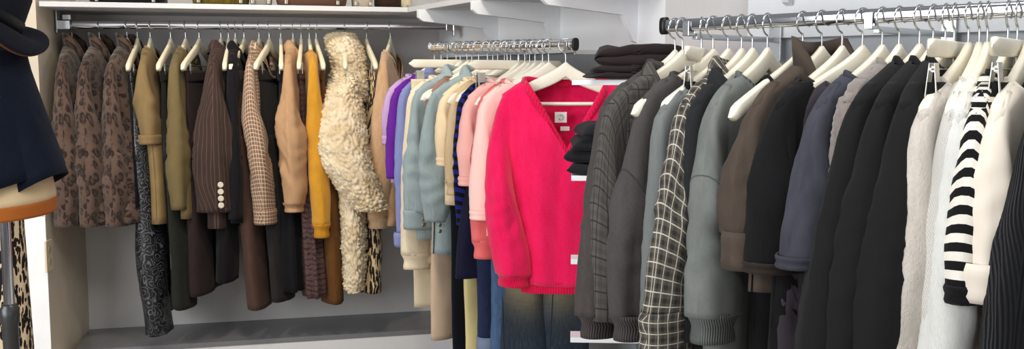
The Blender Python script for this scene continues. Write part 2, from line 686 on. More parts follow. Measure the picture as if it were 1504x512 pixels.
def top(name, short, label, cat, rail, px, cuff, hem, mat, hx=None, tw=0., W=.205, T=.026, b=.033, arm=.19, cw=.10, flare=.03,
        neck='crew', nw=.126, nd=.06, nb=.016, band=None, cuffh=0., cuffout=.0, hemh=0., amp=.008, Wh=None, far=True, hk='wood',
        fur=None, yd=(0, 0), res=1., sag=0., bulge=.012, bare=False, straps=None, seam=None, sleeves=True, hemdrop=0., tilt=0., thick=.0025, group=None, uvoff=0., armout=0., lean=0.):
    phi = solve_phi(rail, px, hx, tw=tw)
    P = rail.pt(px)
    seed = nseed()
    if hk: hanger(rail, px, phi, hk, short, hw=.21 if bare else min(.205, W - .008))
    g = empty(name, P, phi, label, cat, group or GARG[id(rail)])
    band = band or mat
    zh = zpix(P, phi, W * .7, hem)
    zc = zpix(P, phi, W + flare, cuff) if cuff else None
    Wh = Wh or W * .98

    def zs(x):
        return wood_top(x) + .009 - sag - .006 * max(0, abs(x) / W - .8) / .2

    znw = zs(nw)

    def ztop(x, s):
        if abs(x) >= nw: return zs(x)
        q = abs(x) / nw
        if s > 0:
            return znw - nd * ((1 - q) if neck == 'v' else (1 - q ** 2.2))
        return znw + .004 - .012 * (1 - q ** 2)

    nu, nz = int(26 * res), int(30 * res)
    us = [math.sin((i / nu * 2 - 1) * PI / 2) * .35 + (i / nu * 2 - 1) * .65 for i in range(nu + 1)]
    bm = MB()
    for s in (1, -1):
        rows, uvs = [], []
        for j in range(nz + 1):
            t = (j / nz) ** 1.55
            row, ur = [], []
            for u in us:
                wt = lerp(W, W * .93, sm(t * 5)) if t < .2 else lerp(W * .93, Wh, sm((t - .2) / .8))
                x = u * wt
                z0 = ztop(u * W, s)
                zb = zh + .008 * math.cos(u * 2.) * -1 + (hemdrop if s < 0 else 0)
                tt = t
                z = lerp(z0, zb, tt)
                prof = max(0., 1 - abs(u) ** 2.6) ** .5
                d = ztop(u * W, s) - z + .0
                dz = max(0, zs(u * W) - z)
                gg = min(1, math.sqrt(dz / .16))
                y = s * (T * prof * gg + .013 * min(1, math.sqrt(dz / .008)) * prof ** .5 * (1 - .6 * gg))
                A = amp * (.25 + .75 * sm((zs(u * W) - z) / .2)) * min(1, gg * 1.2)
                f = fold(x, s * .4, z, seed, 13, 1.5) + .6 * (.5 - 2 * abs(noise.noise(V((x * 9 + seed, s * 3, z * 1.6 - x * 2)))))
                y += A * f * (1.4 if prof > .2 else .4) * prof
                x += A * .5 * fold(z, x, s, seed + 5, 4, 3)
                y += yd[0] * sm((zs(0) - z) / .6) + lean * (x / W) * 0
                p = V((x, y, z))
                if fur:
                    p = p + V((.25 * u, s * (.25 + prof), .1)).normalized() * fur(p) * min(1, gg + .2)
                row.append(p)
                ur.append((x + uvoff, z))
            rows.append(row); uvs.append(ur)
        if s < 0:
            rows = [list(reversed(r)) for r in rows]; uvs = [list(reversed(r)) for r in uvs]
        bm.grid(rows, uvs)
    bm.build('body', mat, g, weld=.0012, solid=thick)
    if straps:
        for sx in (1, -1):
            st_ = MB()
            xs = sx * straps
            st_.tube([(xs, T * .5, zs(straps) - .012), (xs, .012, wood_top(straps) - .008), (xs, .0, wood_top(straps) + .004), (xs, -.012, wood_top(straps) - .008), (xs, -T * .5, zs(straps) - .012)], .004, 8)
            st_.build('strap', mat, g)
    # neck ring
    ring = []
    for i in range(17):
        x = -nw + 2 * nw * i / 16
        q = 1 - (x / nw) ** 2
        zf = ztop(x, 1)
        ring.append(V((x, T * math.sqrt(min(1, max(0, zs(x) - zf) / .07)) * 1.0 + .004 * q, zf)))
    for i in range(15):
        x = nw - 2 * nw * (i + 1) / 16
        q = 1 - (x / nw) ** 2
        zb_ = ztop(x, -1)
        ring.append(V((x, -T * .45 * q ** .5 - .002, zb_)))
    cen = sum(ring, V()) / len(ring)
    if neck in ('crew', 'v'):
        nbm = MB()
        rws, uu = [], []
        for row_k, (dz, out) in enumerate([(-.002, .004), (nb * .45, .003), (nb * .5, .0), (nb * .45, -.003), (-.003, -.004)]):
            r_ = []
            for p in ring:
                o_ = V((p.x - cen.x, (p.y - cen.y) * 1.5, 0)).normalized()
                inn = V((cen.x, cen.y, p.z))
                # band lies on the neck edge and climbs toward the opening
                q = p + V((0, 0, dz)) + o_ * (out - .25 * dz)
                r_.append(q)
            rws.append(r_)
            uu.append([(i * .012, row_k * nb * .4) for i in range(len(ring) + 1)])
        nbm.grid(rws, uu, True)
        nbm.build('neckband', band, g, solid=.002)
    elif neck in ('collar', 'zip'):
        hgt = .020 if neck == 'collar' else .05
        nbm = MB()
        rws, uu = [], []
        prof_ = [(0, .0, 1), (hgt * .6, -.004, 1), (hgt, .0, 1), (hgt * .95, .008, 1), (hgt * .2, .018, 1), (-.026, .024, .9)] if neck == 'collar' else [(0, 0, 1), (hgt * .5, .003, 1), (hgt, .006, 1), (hgt * .96, .0, 1), (hgt * .4, -.006, 1)]
        for row_k, (dz, out, _) in enumerate(prof_):
            r_ = []
            for p in ring:
                o_ = V((p.x - cen.x, (p.y - cen.y) * 1.5, 0)).normalized()
                lowf = 1 if p.y <= 0 else max(.35, 1 - (1 - abs(p.x) / nw) * .7)
                pt = p + V((0, 0, dz * lowf)) + o_ * (out + .004)
                if fur: pt = pt + o_ * fur(pt)
                r_.append(pt)
            rws.append(r_)
            uu.append([(i * .014, row_k * .02) for i in range(len(ring) + 1)])
        nbm.grid(rws, uu, True)
        nbm.build('collar', band, g, solid=.0035)
    # sleeves
    if sleeves and cuff:
        for side in ((1, -1) if far else (1,)):
            n = int((12 + abs(zc) * 34) * res)
            OI = []
            zt0 = zs(W)
            xin = W - .055
            z_end = zc + (cuffh if cuffh > 0 else 0)
            for i in range(n + 1):
                t = i / n
                # outer line: follows the shoulder, rounds over the hanger tip and falls
                if t < .12:
                    q = t / .12
                    a_ = sm(q)
                    ox = lerp(xin, W + .002, q)
                    oz = zs(min(W, ox)) + .0015 - .013 * q ** 3
                    ix, iz = lerp(xin - .03, W * .84, q), zt0 - arm * lerp(.85, 1., q)
                else:
                    q = (t - .12) / .88
                    ox = W + .002 + .006 * min(1, q * 14) + flare * (q ** 1.15) + bulge * math.sin(PI * q) + armout * q
                    oz = lerp(zs(W) - .0115, z_end, q)
                    ix = lerp(W * .84, W + flare - cw + armout, sm(q * 1.05))
                    iz = lerp(zt0 - arm, z_end - .006, q)
                bb = lerp(.0145, b, sm(t / .45) * .8 + .2 * t) * (1 - .10 * sm((t - .8) / .2))
                y0 = yd[1] * sm((t - .1) / .9)
                OI.append(((side * ox, oz), (side * ix, iz), bb, y0 - (lean * t), 4.5 - 2.5 * sm(t / .3)))
            if side < 0: OI = [(o_, i_, b_, -y_ * .3, p_) for o_, i_, b_, y_, p_ in OI]
            sb = MB()
            srows = strip(sb, OI, seed + side * 2.7, seg=int(24 * res), amp=lambda t: amp * (.15 + 1.15 * sm(t * 1.8)), k=17, kz=2.6, fur=fur, crease=1.)
            sl = sb.build('sleeve', mat, g, solid=thick)
            if seam:
                rw = srows[int(n * seam)]
                ce = sum(rw, V()) / len(rw)
                rw = [p + (p - ce).normalized() * .0012 for p in rw]
                sm_ = MB(); sm_.tube(rw + rw[:2], .0016, 6, caps=False)
                sm_.build('seam', band, sl)
            if cuffh:
                (ox, oz), (ix, iz), bb, y0, _p = OI[-1]
                cb = MB()
                if cuffout >= 0 and cuffh > 0:
                    sh = cuffout if cuffout else -.008
                    CI = []
                    for i in range(7):
                        t = i / 6
                        e_ = sh * math.sin(PI * min(1., .15 + t * .8)) if sh > 0 else sh * sm(t * 2.5)
                        e_ += .0015 * math.sin(9 * t)
                        dirx = (ox - ix) / max(1e-6, abs(ox - ix))
                        CI.append(((ox + dirx * e_, oz + .006 - t * (cuffh + .006)), (ix - dirx * e_, iz + .006 - t * (cuffh + .006)), bb + e_ * .8 + .001, y0))
                    strip(cb, CI, seed, seg=int(24 * res), amp=.002, k=14)
                    cb.build('cuff', band, sl, solid=.004)
    if hemh:
        hb = MB()
        rows, uvs = [], []
        NN = 48
        for j in range(6):
            t = j / 5
            row = []
            for q in range(NN):
                a = 2 * PI * q / NN
                x = Wh * math.cos(a) * (1.0 - .05 * sm(t * 2))
                u = max(-1, min(1, x / Wh))
                y = math.copysign(max(0, 1 - abs(u) ** 2.6) ** .5 * T * (1.02 - .12 * sm(t * 2)), math.sin(a)) + yd[0]
                s = 1 if math.sin(a) >= 0 else -1
                y += amp * fold(x, s * .4, zh, seed, 10, 1.6) * .9
                row.append(V((x, y, zh + .006 - t * hemh + (hemdrop if s < 0 else 0))))
            rows.append(row)
            uvs.append([(q / NN * Wh * 4, -t * hemh) for q in range(NN + 1)])
        hb.grid(rows, uvs, True)
        hb.build('hem_band', band, g, solid=.003)
    g['zs'] = 0
    del g['zs']
    return g, phi, P, zs, zh, zc


def bottoms(name, short, label, cat, rail, px, bot, mat, hx=None, tw=0., W=.165, b=.03, wz=None, legw=.20, amp=.006, flare=.0, hk='woodclip',
            skirt=False, pleat=None, band=None, far=1., ydrift=0., crease=True, turnup=0., seam_m=None, topb=.012, foot=None, legsplit=.3, xoff=0.):
    hwid = HW if hk == 'woodclip' else .18
    phi = solve_phi(rail, px, hx, hwid, .18 if hk == 'woodclip' else .09, tw=tw)
    P = rail.pt(px)
    seed = nseed()
    if hk: hanger(rail, px, phi, hk, short)
    g = empty(name, P, phi, label, cat, GARG[id(rail)])
    band = band or mat
    if wz is None: wz = -.178 if hk == 'woodclip' else -.113
    zb = zpix(P, phi, W * .7, bot)
    L = wz - zb
    wb = MB()
    OI = []
    for i in range(5):
        t = i / 4
        OI.append(((xoff + W + .002, wz - .042 * t), (xoff - W - .002, wz - .042 * t), topb + .003 + .002 * t, 0))
    strip(wb, OI, seed, seg=32, amp=.001)
    wb.build('waistband', band, g, solid=.003)
    mb = MB()
    if skirt:
        OI = []
        n = 34
        for i in range(n + 1):
            t = i / n
            w = lerp(W, W + flare, sm(t))
            OI.append(((xoff + w, wz - .02 - t * (L - .02)), (xoff - w, wz - .02 - t * (L - .02)), lerp(topb, b, sm(t * 1.8)), ydrift * t))
        strip(mb, OI, seed, seg=72 if pleat else 44, amp=lambda t: amp * sm(t * 2), k=11, kz=1.4, pleat=pleat)
        mb.build('skirt_panel', mat, g, solid=.002)
    else:
        OI = []
        ch = min(.32, L * .4)
        for i in range(12):
            t = i / 11
            OI.append(((xoff + W + .012 * sm(t), wz - .02 - t * ch), (xoff - W - .012 * sm(t), wz - .02 - t * ch), lerp(topb, b * .9, sm(t * 1.5)), ydrift * t * .3))
        strip(mb, OI, seed, seg=36, amp=lambda t: amp * .5 * t, k=9, kz=1.6)
        mb.build('hips', mat, g, solid=.002)
        for side in (1, -1):
            lb = MB()
            OI = []
            n = 30
            Lk = L if side > 0 else L * far
            for i in range(n + 1):
                t = i / n
                z = wz - .02 - ch * .72 - t * (Lk - .02 - ch * .72)
                o_ = W + .010 + flare * sm(t) - .01 * t
                i_ = lerp(.004, o_ - (foot or legw), sm(t * 1.1))
                OI.append(((xoff + side * o_, z), (xoff + side * i_, z), b * lerp(.92, 1.0, t), ydrift * (.3 + .7 * t) + (0 if side > 0 else -.004)))
            lrows = strip(lb, OI, seed + side, seg=28, crease=.5, amp=lambda t: amp * (.3 + .7 * t), k=10, kz=1.8, pexp=1.8 if crease else 2.3)
            lg = lb.build('leg', mat, g, solid=.002)
            if 'jeans' in name:
                for q_ in (0, 27):
                    if q_ == 27 and side > 0: continue
                    sb_ = MB()
                    sb_.tube([r_[3 if side > 0 else 9] + V((0, .0015, 0)) for r_ in lrows], .0013, 6)
                    sb_.build('leg_seam', seam_m or band, lg)
                    break
            if turnup:
                (ox, oz), (ix, iz), bb, y0 = OI[-1]
                cb = MB()
                CI = [((ox + side * e_, oz - .004 + turnup * t), (ix - side * e_, oz - .004 + turnup * t), bb + e_, y0) for t, e_ in ((0, .001), (0, .005), (.5, .006), (1, .005), (1, .002))]
                strip(cb, CI, seed, seg=26, amp=.001)
                cb.build('turn_up', plain('turned up denim', (120, 134, 156), .9, .1), lg)
    return g, phi, P, wz, zb

# ================================================================== THE ROOM
def plane_hit(px, py, Q, nrm):
    """pixel ray against a vertical plane"""
    r = at(px, py, 1.) - EYE
    k = (Q - EYE).dot(nrm) / r.dot(nrm)
    return EYE + r * k


def flat(p, z=0.):
    return V((p.x, p.y, z))


LW0 = RL.A - RL.n * .275                                   # back wall of the first bay
cornerL = plane_hit(128, 400, LW0, RL.n)
BZ = plane_hit(130, 483, LW0, RL.n).z                      # platform height
MW0 = RM.A - RM.n * .33
pierA = plane_hit(940, 60, MW0, RM.n)
pier = flat(pierA)
pier2 = flat(at(976, 110, 2.86))
RW0 = RR.A - RR.n * .36
ret = flat(plane_hit(1104, 110, RW0, RR.n))
# corner of the two walls
def isect(p, d, q, e):
    den = d.x * e.y - d.y * e.x
    s = ((q.x - p.x) * e.y - (q.y - p.y) * e.x) / den
    return flat(p + d * s)
cornerM = isect(LW0, RL.dir, MW0, RM.dir)
RWend = ret + RR.dir * 2.0 if RR.dir.x > 0 else ret - RR.dir * 2.0
TOPZ = 2.75


def wall(name, a, b, z0, z1, mat, th=.06, inward=None, kind='structure'):
    """a slab standing on a-b with its visible face there, thickness away from the room"""
    a, b = flat(a), flat(b)
    d = (b - a)
    n = V((-d.y, d.x, 0)).normalized()
    mid = (a + b) / 2
    if n.dot(flat(EYE) - mid) > 0: n = -n
    if inward: n = n
    mb = MB()
    L = d.length
    u = d.normalized()
    mb.prism([(0, z0), (L, z0), (L, z1), (0, z1)], a, u, V((0, 0, 1)), n, th)
    o = mb.build(name, mat, None, smooth=False)
    return tag(o, kind=kind)


wall('wall_back', cornerL, cornerM, 0, TOPZ, M_WALL)
# the side wall returns toward the room and ends in a plastered edge
edgeL = flat(at(66, 300, 3.66))
sideend = edgeL
wall('wall_left', cornerL - RL.dir * 0, sideend, 0, TOPZ, M_PLAS, th=.5)
PB = 1.46 + .077
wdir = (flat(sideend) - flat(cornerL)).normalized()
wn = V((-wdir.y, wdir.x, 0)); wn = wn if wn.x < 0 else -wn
wall('painted_daylight', sideend + wdir * .006, sideend + wdir * .006 + wn * .3, 0, at(50, 318, 3.66).z, plain('painted daylight white', (250, 250, 250), .6), th=.003)  # added white board: daylight on the lower wall end, put into its colour
wall('wall_middle', cornerM, pier, 0, TOPZ, M_SLATE, th=.08)
wall('trim_1', cornerM + RM.n * .022, pier + RM.n * .022, PB, TOPZ, M_PANEL, th=.021)
wall('wall_pier', pier + RM.n * .023, pier2, PB, TOPZ, M_PANEL, th=.02)
wall('wall_return', pier2, ret, 0, TOPZ, M_WALL, th=.02)
wall('wall_right', ret, RWend, 0, TOPZ, plain('grey wall paint', (190, 194, 198), .7, .3), th=.08)
PBR = 1.46 + .085
wall('trim_2', ret + RR.n * .022, RWend + RR.n * .022, PBR, TOPZ, M_PANEL, th=.021)

fl = MB()
fl.box((0, 1.5, -.03), (12, 9, .06))
tag(fl.build('floor', M_FLOOR, None, smooth=False), kind='structure')

# platform under the first rail
bd = .335
pb = MB()
pf = cornerL + RL.n * bd
poly_a = cornerL + RL.n * .0
Lb = (cornerM - cornerL).length
q0 = flat(cornerL) - RL.dir * .0
bench = empty('display_platform', flat(q0), 0, 'low grey lacquered platform running along the wall under the first rail', 'platform')
def rel(o): return V((0, 0, 0))
mb = MB()
n_ = RL.n
def along(p): return (flat(p) - flat(q0)).dot(RL.dir)
fr = isect(flat(q0) + n_ * bd, RL.dir, MW0 + RM.n * .03, RM.dir)
bk = isect(flat(q0) + n_ * .003, RL.dir, MW0 + RM.n * .03, RM.dir)
mb.prism([(.003, .003), (along(bk), .003), (along(fr), bd), (.003, bd)], V((0, 0, BZ - .02)), RL.dir, n_, V((0, 0, 1)), .02)
mb.build('platform_top', M_BENCH, bench, smooth=False)
mb = MB()
mb.prism([(.003, 0), (along(fr), 0), (along(fr), BZ - .0205), (.003, BZ - .0205)], n_ * (bd - .02), RL.dir, V((0, 0, 1)), n_, .018)
mb.build('front_board', M_SHELF, bench, smooth=False)

# ------------------------------------------------------------------ upper shelf with gussets
SZ = 1.46 + .246
STH = .019
fc = flat(at(600, 110, 3.93))
MWd = RM.dir if RM.dir.y < 0 else -RM.dir                 # toward the camera
LD = RL.dir if RL.dir.x > 0 else -RL.dir
sh_l = flat(at(62, 110, 3.60))
o = empty('wall_shelf', V((fc.x, fc.y, SZ)), 0, 'long pale shelf above the first rail carrying the bags', 'shelf')
wl = isect(sh_l, RL.n, LW0, RL.dir)
pts = [sh_l, fc, cornerM, wl]
mb = MB()
mb.prism([(p.x - fc.x, p.y - fc.y) for p in pts], V((0, 0, 0)), V((1, 0, 0)), V((0, 1, 0)), V((0, 0, 1)), STH)
mb.build('board', M_SHELF, o, smooth=False, bevel=.0015)
# bracket at its wall end
mb = MB()
bw = flat(at(76, 110, 3.74))
mb.prism([(0, 0), (.26, 0), (.26, -.035), (.03, -.075), (0, -.075)], isect(bw, RL.n, LW0, RL.dir) - fc, RL.n, V((0, 0, 1)), RL.dir, .018)
mb.build('bracket', M_SLATE, o, smooth=False)

o = empty('wall_shelf', V((fc.x, fc.y, SZ)), 0, 'white shelf on deep gusset brackets above the rail of bright clothes', 'shelf')
near = fc + MWd * 1.35
nearw = isect(near, RM.n, MW0, RM.dir)
pts = [fc + MWd * .003, near, nearw, cornerM + RM.n * .02 + MWd * .003]
mb = MB()
mb.prism([(p.x - fc.x, p.y - fc.y) for p in pts], V((0, 0, 0)), V((1, 0, 0)), V((0, 1, 0)), V((0, 0, 1)), STH)
mb.build('board', M_SHELF, o, smooth=False, bevel=.0015)
GUS = [(0, 0), (0, -.15), (.018, -.143), (.058, -.066), (.31, -.044), (.33, -.03), (.33, 0)]
for px in (731, 822, 938):
    w = flat(plane_hit(px, 40, MW0 + RM.n * .023, RM.n))
    mb = MB()
    mb.prism(GUS, w - fc, RM.n, V((0, 0, 1)), MWd, -.018)
    mb.build('gusset_bracket', M_PANEL, o, smooth=False)
# edge lip seen under the near part of this shelf
o = empty('wall_shelf', V((ret.x, ret.y, SZ + .06)), 0, 'white shelf above the rail of dark clothes', 'shelf')
rd = RR.dir if RR.dir.x > 0 else -RR.dir
mb = MB()
mb.prism([(0, .023), (1.9, .023), (1.9, .36), (0, .36)], V((0, 0, 0)), rd, RR.n, V((0, 0, 1)), STH)
mb.build('board', M_SHELF, o, smooth=False, bevel=.0015)
for k in (.1, .62, 1.2):
    mb = MB()
    mb.prism([(a + .023, b) for a, b in GUS], rd * k, RR.n, V((0, 0, 1)), rd, .018)
    mb.build('gusset_bracket', M_PANEL, o, smooth=False)

# ------------------------------------------------------------------ rails
bs = [((0, 0, 0), (.012, .02, .05)), ((.006, .02, .012), (.03, .014, .012))]
rail_obj(RL.A, RL.B, 'first chrome rail, under the shelf of bags, full of brown and black clothes', [], [
    (RL.A, [((-.002, 0, .012), (.006, .03, .085)), ((.02, 0, 0), (.05, .021, .034)), ((.03, .02, .03), (.03, .02, .02))]),
    (RL.B, [((.0, 0, .0), (.03, .021, .036)), ((.018, 0, .002), (.006, .03, .085)), ((-.01, .015, .028), (.03, .02, .022))])])
arm_len = .33
rail_obj(RM.A, RM.B, 'short chrome rail of pastel, denim and pink clothes', [(RM.B, M_BLACKP, .009), (RM.A, M_STEEL, .01)], [])
RRB = RR.A + (RR.B - RR.A) * 1.5
rail_obj(RR.A, RRB, 'chrome rail full of charcoal, black and grey clothes', [(RR.A, M_BLACKP, .014)], [], .86)
def wall_arm(rail, px, off, label):
    P = rail.pt(px)
    a = empty('rail_arm', P, math.atan2(rail.n.y, rail.n.x), label, 'rail bracket')
    b = MB()
    b.box((-off / 2 - .01, 0, -.021), (off - .02, .012, .012))
    b.build('arm', M_STEEL, a, smooth=False, bevel=.001)
    b = MB()
    b.box((-off + .004, 0, -.02), (.006, .03, .1))
    b.build('wall_plate', M_STEEL, a, smooth=False, bevel=.001)
    b = MB()
    b.box((0, 0, -.018), (.024, .016, .006)); b.box((.0105, 0, -.004), (.003, .016, .026)); b.box((-.0105, 0, -.004), (.003, .016, .026))
    b.build('cradle', M_STEEL, a, smooth=False, bevel=.001)
wall_arm(RM, 660, .31, 'steel arm holding the inner end of the short rail of pastel clothes')
wall_arm(RM, 835, .31, 'steel arm holding the black-capped end of the short rail')
wall_arm(RR, 1280, .335, 'steel arm behind the rail of dark clothes')
wall_arm(RR, 1012, .335, 'steel arm holding the capped end of the dark clothes rail')

# ------------------------------------------------------------------ wall socket
sp = plane_hit(70, 375, flat(cornerL), (flat(sideend) - flat(cornerL)).cross(V((0, 0, 1))).normalized())
ang = math.atan2((flat(sideend) - flat(cornerL)).y, (flat(sideend) - flat(cornerL)).x)
so = empty('wall_socket', sp, ang, 'cream double wall socket on the plaster wall near the platform', 'socket')
b = MB(); b.box((.0, .004, 0), (.07, .008, .115)); b.build('cover_plate', M_SOCK, so, smooth=False, bevel=.002)
for dz in (-.022, .022):
    b = MB(); b.tube([(0, .0075, dz), (0, .0095, dz)], .014, 16); b.build('outlet', plain('socket face', (190, 172, 140), .5), so, smooth=False)

# ------------------------------------------------------------------ small shelves with folded trousers
D = 2.27
c0 = at(840, 122, D)
su = empty('shelf_unit', flat(c0), 0, 'narrow white shelf unit of four boards carrying folded trousers', 'shelf unit')
ux = V((1, -.06, 0)).normalized(); uy = V((.06, 1, 0)).normalized()
levels = []
for py in (121, 263, 389, 509):
    z = at(840, py, D).z
    levels.append(z)
    mb = MB()
    dp_ = .26 if py < 300 else .06
    mb.prism([(0, 0), (.25, 0), (.25, dp_), (0, dp_)], V((0, 0, z - .006)), ux, uy, V((0, 0, 1)), .012)
    mb.build('board', M_PANEL, su, smooth=False, bevel=.001)
mb = MB()
mb.prism([(0, 0), (.018, 0), (.018, .26), (0, .26)], ux * .25, ux, uy, V((0, 0, 1)), levels[0] + .03)
mb.build('side_panel', M_PANEL, su, smooth=False)


def folded(short_name, label, cat, base, size, mat, seed, group, rz=0., layers=2, skew=0.):
    """a garment folded into a soft slab: one sheet wound over itself, with the fold at the front edge"""
    w, d, h = size
    o = empty(short_name, base, rz, label, cat, group)
    mb = MB()
    # outline in (y,z): each layer a rounded lobe; layers meet at the back
    lh = h / layers
    rows, uvs = [], []
    nx = 26
    prof = []
    for l in range(layers):
        z0 = l * lh
        for k in range(13):
            a = -PI / 2 + PI * k / 12
            prof.append((-d / 2 + lh * .5 - math.cos(a) * lh * (.5 + .12 * ((l + 1) % 2)), z0 + lh / 2 + math.sin(a) * lh * .49))
    top_ = []
    for k in range(1, 8): top_.append((-d / 2 + d * k / 8, h - .001))
    back = [(d / 2 - lh * .3 + math.cos(a) * lh * .3, h / 2 + math.sin(a) * h * .48) for a in [PI / 2 - PI * k / 8 for k in range(9)]]
    bot = [(d / 2 - d * k / 8, .0005) for k in range(1, 8)]
    prof = prof + top_ + back + bot
    for i in range(nx + 1):
        x = -w / 2 + w * i / nx
        e = abs(x) / (w / 2)
        e0 = .72 if x < 0 else .86
        sc = (max(0., 1 - max(0, (e - e0) / (1 - e0)) ** 2)) ** .5 if e > e0 else 1
        sc = max(sc, .10)
        row = []
        for (y, z) in prof:
            zz = (z - h * .35) * sc + h * .35 if sc < 1 else z
            zz = lerp(h * .42, zz, 1) if sc == 1 else zz * 1
            yy = y * (.96 + .04 * sc)
            f = fold(x * 1.0, y, z, seed, 16, 14)
            k = min(1, z / h * 1.4)
            sag_ = .30 * h * noise.noise(V((x * 11 + seed, y * 8, seed * 2))) + .12 * h * (.5 - abs(noise.noise(V((x * 16 - y * 20, seed, y * 6))))) * 2
            row.append(V((x + skew * z, yy + .005 * f + .010 * noise.noise(V((x * 8, seed * 3, .5))), max(.0006, zz + .003 * f * k + sag_ * k))))
        rows.append(row)
        uvs.append([(x, q * .012) for q in range(len(prof) + 1)])
    mb.grid(rows, uvs, True)
    mb.fan(list(reversed(rows[0]))); mb.fan(rows[-1])
    mb.build('folded_cloth', mat, o)
    # welt seam line over the front fold
    s = MB()
    xs = -w * .1
    pr = prof[13 * (layers - 1):13 * layers] + top_[:5]
    s.tube([V((xs + .01 * math.sin(q), y - .0015, max(.002, z + .003))) for q, (y, z) in enumerate(pr)], .0018, 6)
    s.build('seam', mat, o)
    return o


M_FOLD = cloth('black brown twill', (46, 38, 37), w='twill', var=.1, rough=.8)
M_FOLD2 = cloth('soft black cotton', (34, 34, 37), w='twill', var=.1, rough=.85)
z = levels[0] + .0075
FB = flat(c0)
spec1 = [('flat-folded black brown trousers at the bottom of the pile on the upper board', .25, .014), ('black brown trousers folded in the middle of the pile on the upper board', .25, .014), ('loosely folded black brown trousers heaped on top of the pile on the upper board', .25, .042)]
for i, (lab, w, h) in enumerate(spec1):
    pc = FB + ux * (.160 + .010 * i) + uy * .10
    folded('folded_trousers', lab, 'trousers', V((pc.x, pc.y, z)), (w, .21, h), M_FOLD, 3.3 + i, 'folded trousers on the upper board', R(2 - 4 * i), layers=1 if i < 2 else 2)
    z += h + .001
z = levels[1] + .0075
names2 = ['lowest', 'second from the bottom', 'third from the bottom', 'topmost']
for i in range(4):
    h = (.026, .027, .027, .034)[i]
    pc = FB + ux * (.105 + (.002, -.012, .0, .012)[i]) + uy * .09
    folded('folded_trousers', 'soft black folded trousers, %s in the pile before the pink sweater' % names2[i], 'trousers', V((pc.x, pc.y, z)), (.21, .2, h), M_FOLD2, 9.3 + i * 2.1, 'folded trousers on the second board', R(-12 + 5 * i), layers=1)
    z += h + .001

# ------------------------------------------------------------------ bags on the upper shelf
def bag(name, label, cat, px0, px1, h, dep, mat, kind, setback=.03):
    zs_ = SZ + STH
    # stands on the shelf, its front face setback behind the edge
    def edge(px):
        p0 = flat(plane_hit(px, 10, sh_l + (-RL.n) * setback, RL.n))
        return p0
    a, b_ = edge(px0), edge(px1)
    c = (a + b_) / 2 - RL.n * (dep / 2)
    w = (b_ - a).length
    o = empty(name, V((c.x, c.y, zs_)), math.atan2(LD.y, LD.x), label, cat, 'bags and hats on the upper shelf')
    mb = MB()
    rows, uvs = [], []
    N = 40
    seed = px0 * .1
    top_k = {'soft': .82, 'box': .97, 'hat': .6}[kind]
    for j, (t, s) in enumerate([(0, .02), (0, .9), (.04, .97), (.15, 1.), (.4, 1.0), (.7, lerp(1, top_k, .6)), (.92, top_k), (1., top_k * .9), (1.0, .02)]):
        row = []
        for q in range(N):
            a_ = 2 * PI * q / N
            p = 2 / (6. if kind == 'box' else 3.)
            x = math.copysign(abs(math.cos(a_)) ** p, math.cos(a_)) * w / 2 * s
            y = math.copysign(abs(math.sin(a_)) ** p, math.sin(a_)) * dep / 2 * s
            f = fold(x, y, t * h, seed, 9, 6) * .004 * (1 if .1 < t < .95 else .2)
            row.append(V((x, y + f, t * h)))
        rows.append(row)
        uvs.append([(q / N * 2 * (w + dep), t * h) for q in range(N + 1)])
    mb.grid(rows, uvs, True)
    mb.build('body' if kind != 'hat' else 'crown', mat, o)
    if kind == 'hat':
        b2 = MB()
        rws, uu = [], []
        for r in (.9, 1.1, 1.4, 1.42):
            rws.append([V((math.cos(2 * PI * q / 40) * w / 2 * r * .8, math.sin(2 * PI * q / 40) * dep / 2 * r * .8, .004 + .006 * (r - .9) * (1 + math.sin(5 * 2 * PI * q / 40)))) for q in range(40)])
            uu.append([(q / 40, r) for q in range(41)])
        b2.grid(rws, uu, True)
        b2.build('brim', mat, o, solid=.003)
    else:
        b2 = MB()
        b2.tube([(-w * .3, 0, h * .9), (-w * .28, 0, h * 1.25), (-w * .12, 0, h * 1.5), (w * .12, 0, h * 1.5), (w * .28, 0, h * 1.25), (w * .3, 0, h * .9)], .006, 10)
        b2.build('handle', mat, o)
        b2 = MB()
        for q in (-1, 1):
            b2.box((q * w * .36, -dep / 2 + .0, .012), (.012, .012, .016))
        b2.build('base_stud', M_BTNM, o, smooth=False, bevel=.002)
    return o


bag('clutch_bag', 'flat black bag standing first on the shelf beside the plaster wall', 'bag', 126, 242, .09, .2, cloth('black nylon', (22, 22, 25), rough=.5, w='twill'), 'soft', .03)
bag('handbag', 'olive gold woven handbag on the upper shelf', 'bag', 280, 366, .15, .18, cloth('olive gold weave', (112, 96, 30), 'heather', (70, 58, 16), w='knit', rough=.5), 'soft', .02)
bag('handbag', 'small grey handbag on the upper shelf beside the olive gold bag', 'bag', 367, 400, .13, .14, cloth('grey leather', (140, 132, 124), rough=.45), 'soft', .03)
bag('shoulder_bag', 'wide brown leather bag on the upper shelf', 'bag', 406, 511, .16, .18, cloth('brown leather', (92, 64, 52), rough=.45, w='twill'), 'box', .015)
bag('handbag', 'beige handbag on the upper shelf beside the wide brown bag', 'bag', 519, 549, .14, .14, cloth('stone canvas', (176, 164, 146), rough=.8, w='twill'), 'soft', .04)
bag('sun_hat', 'dark brown hat with scalloped edge at the shelf corner', 'hat', 553, 592, .12, .15, cloth('dark brown felt', (50, 32, 26), rough=.9, w='fuzzy'), 'hat', .06)
bag('tote_bag', 'cream canvas tote slumped on the dark hat at the shelf corner', 'bag', 562, 606, .13, .1, cloth('cream canvas', (222, 208, 170), rough=.85, w='twill'), 'soft', .19)

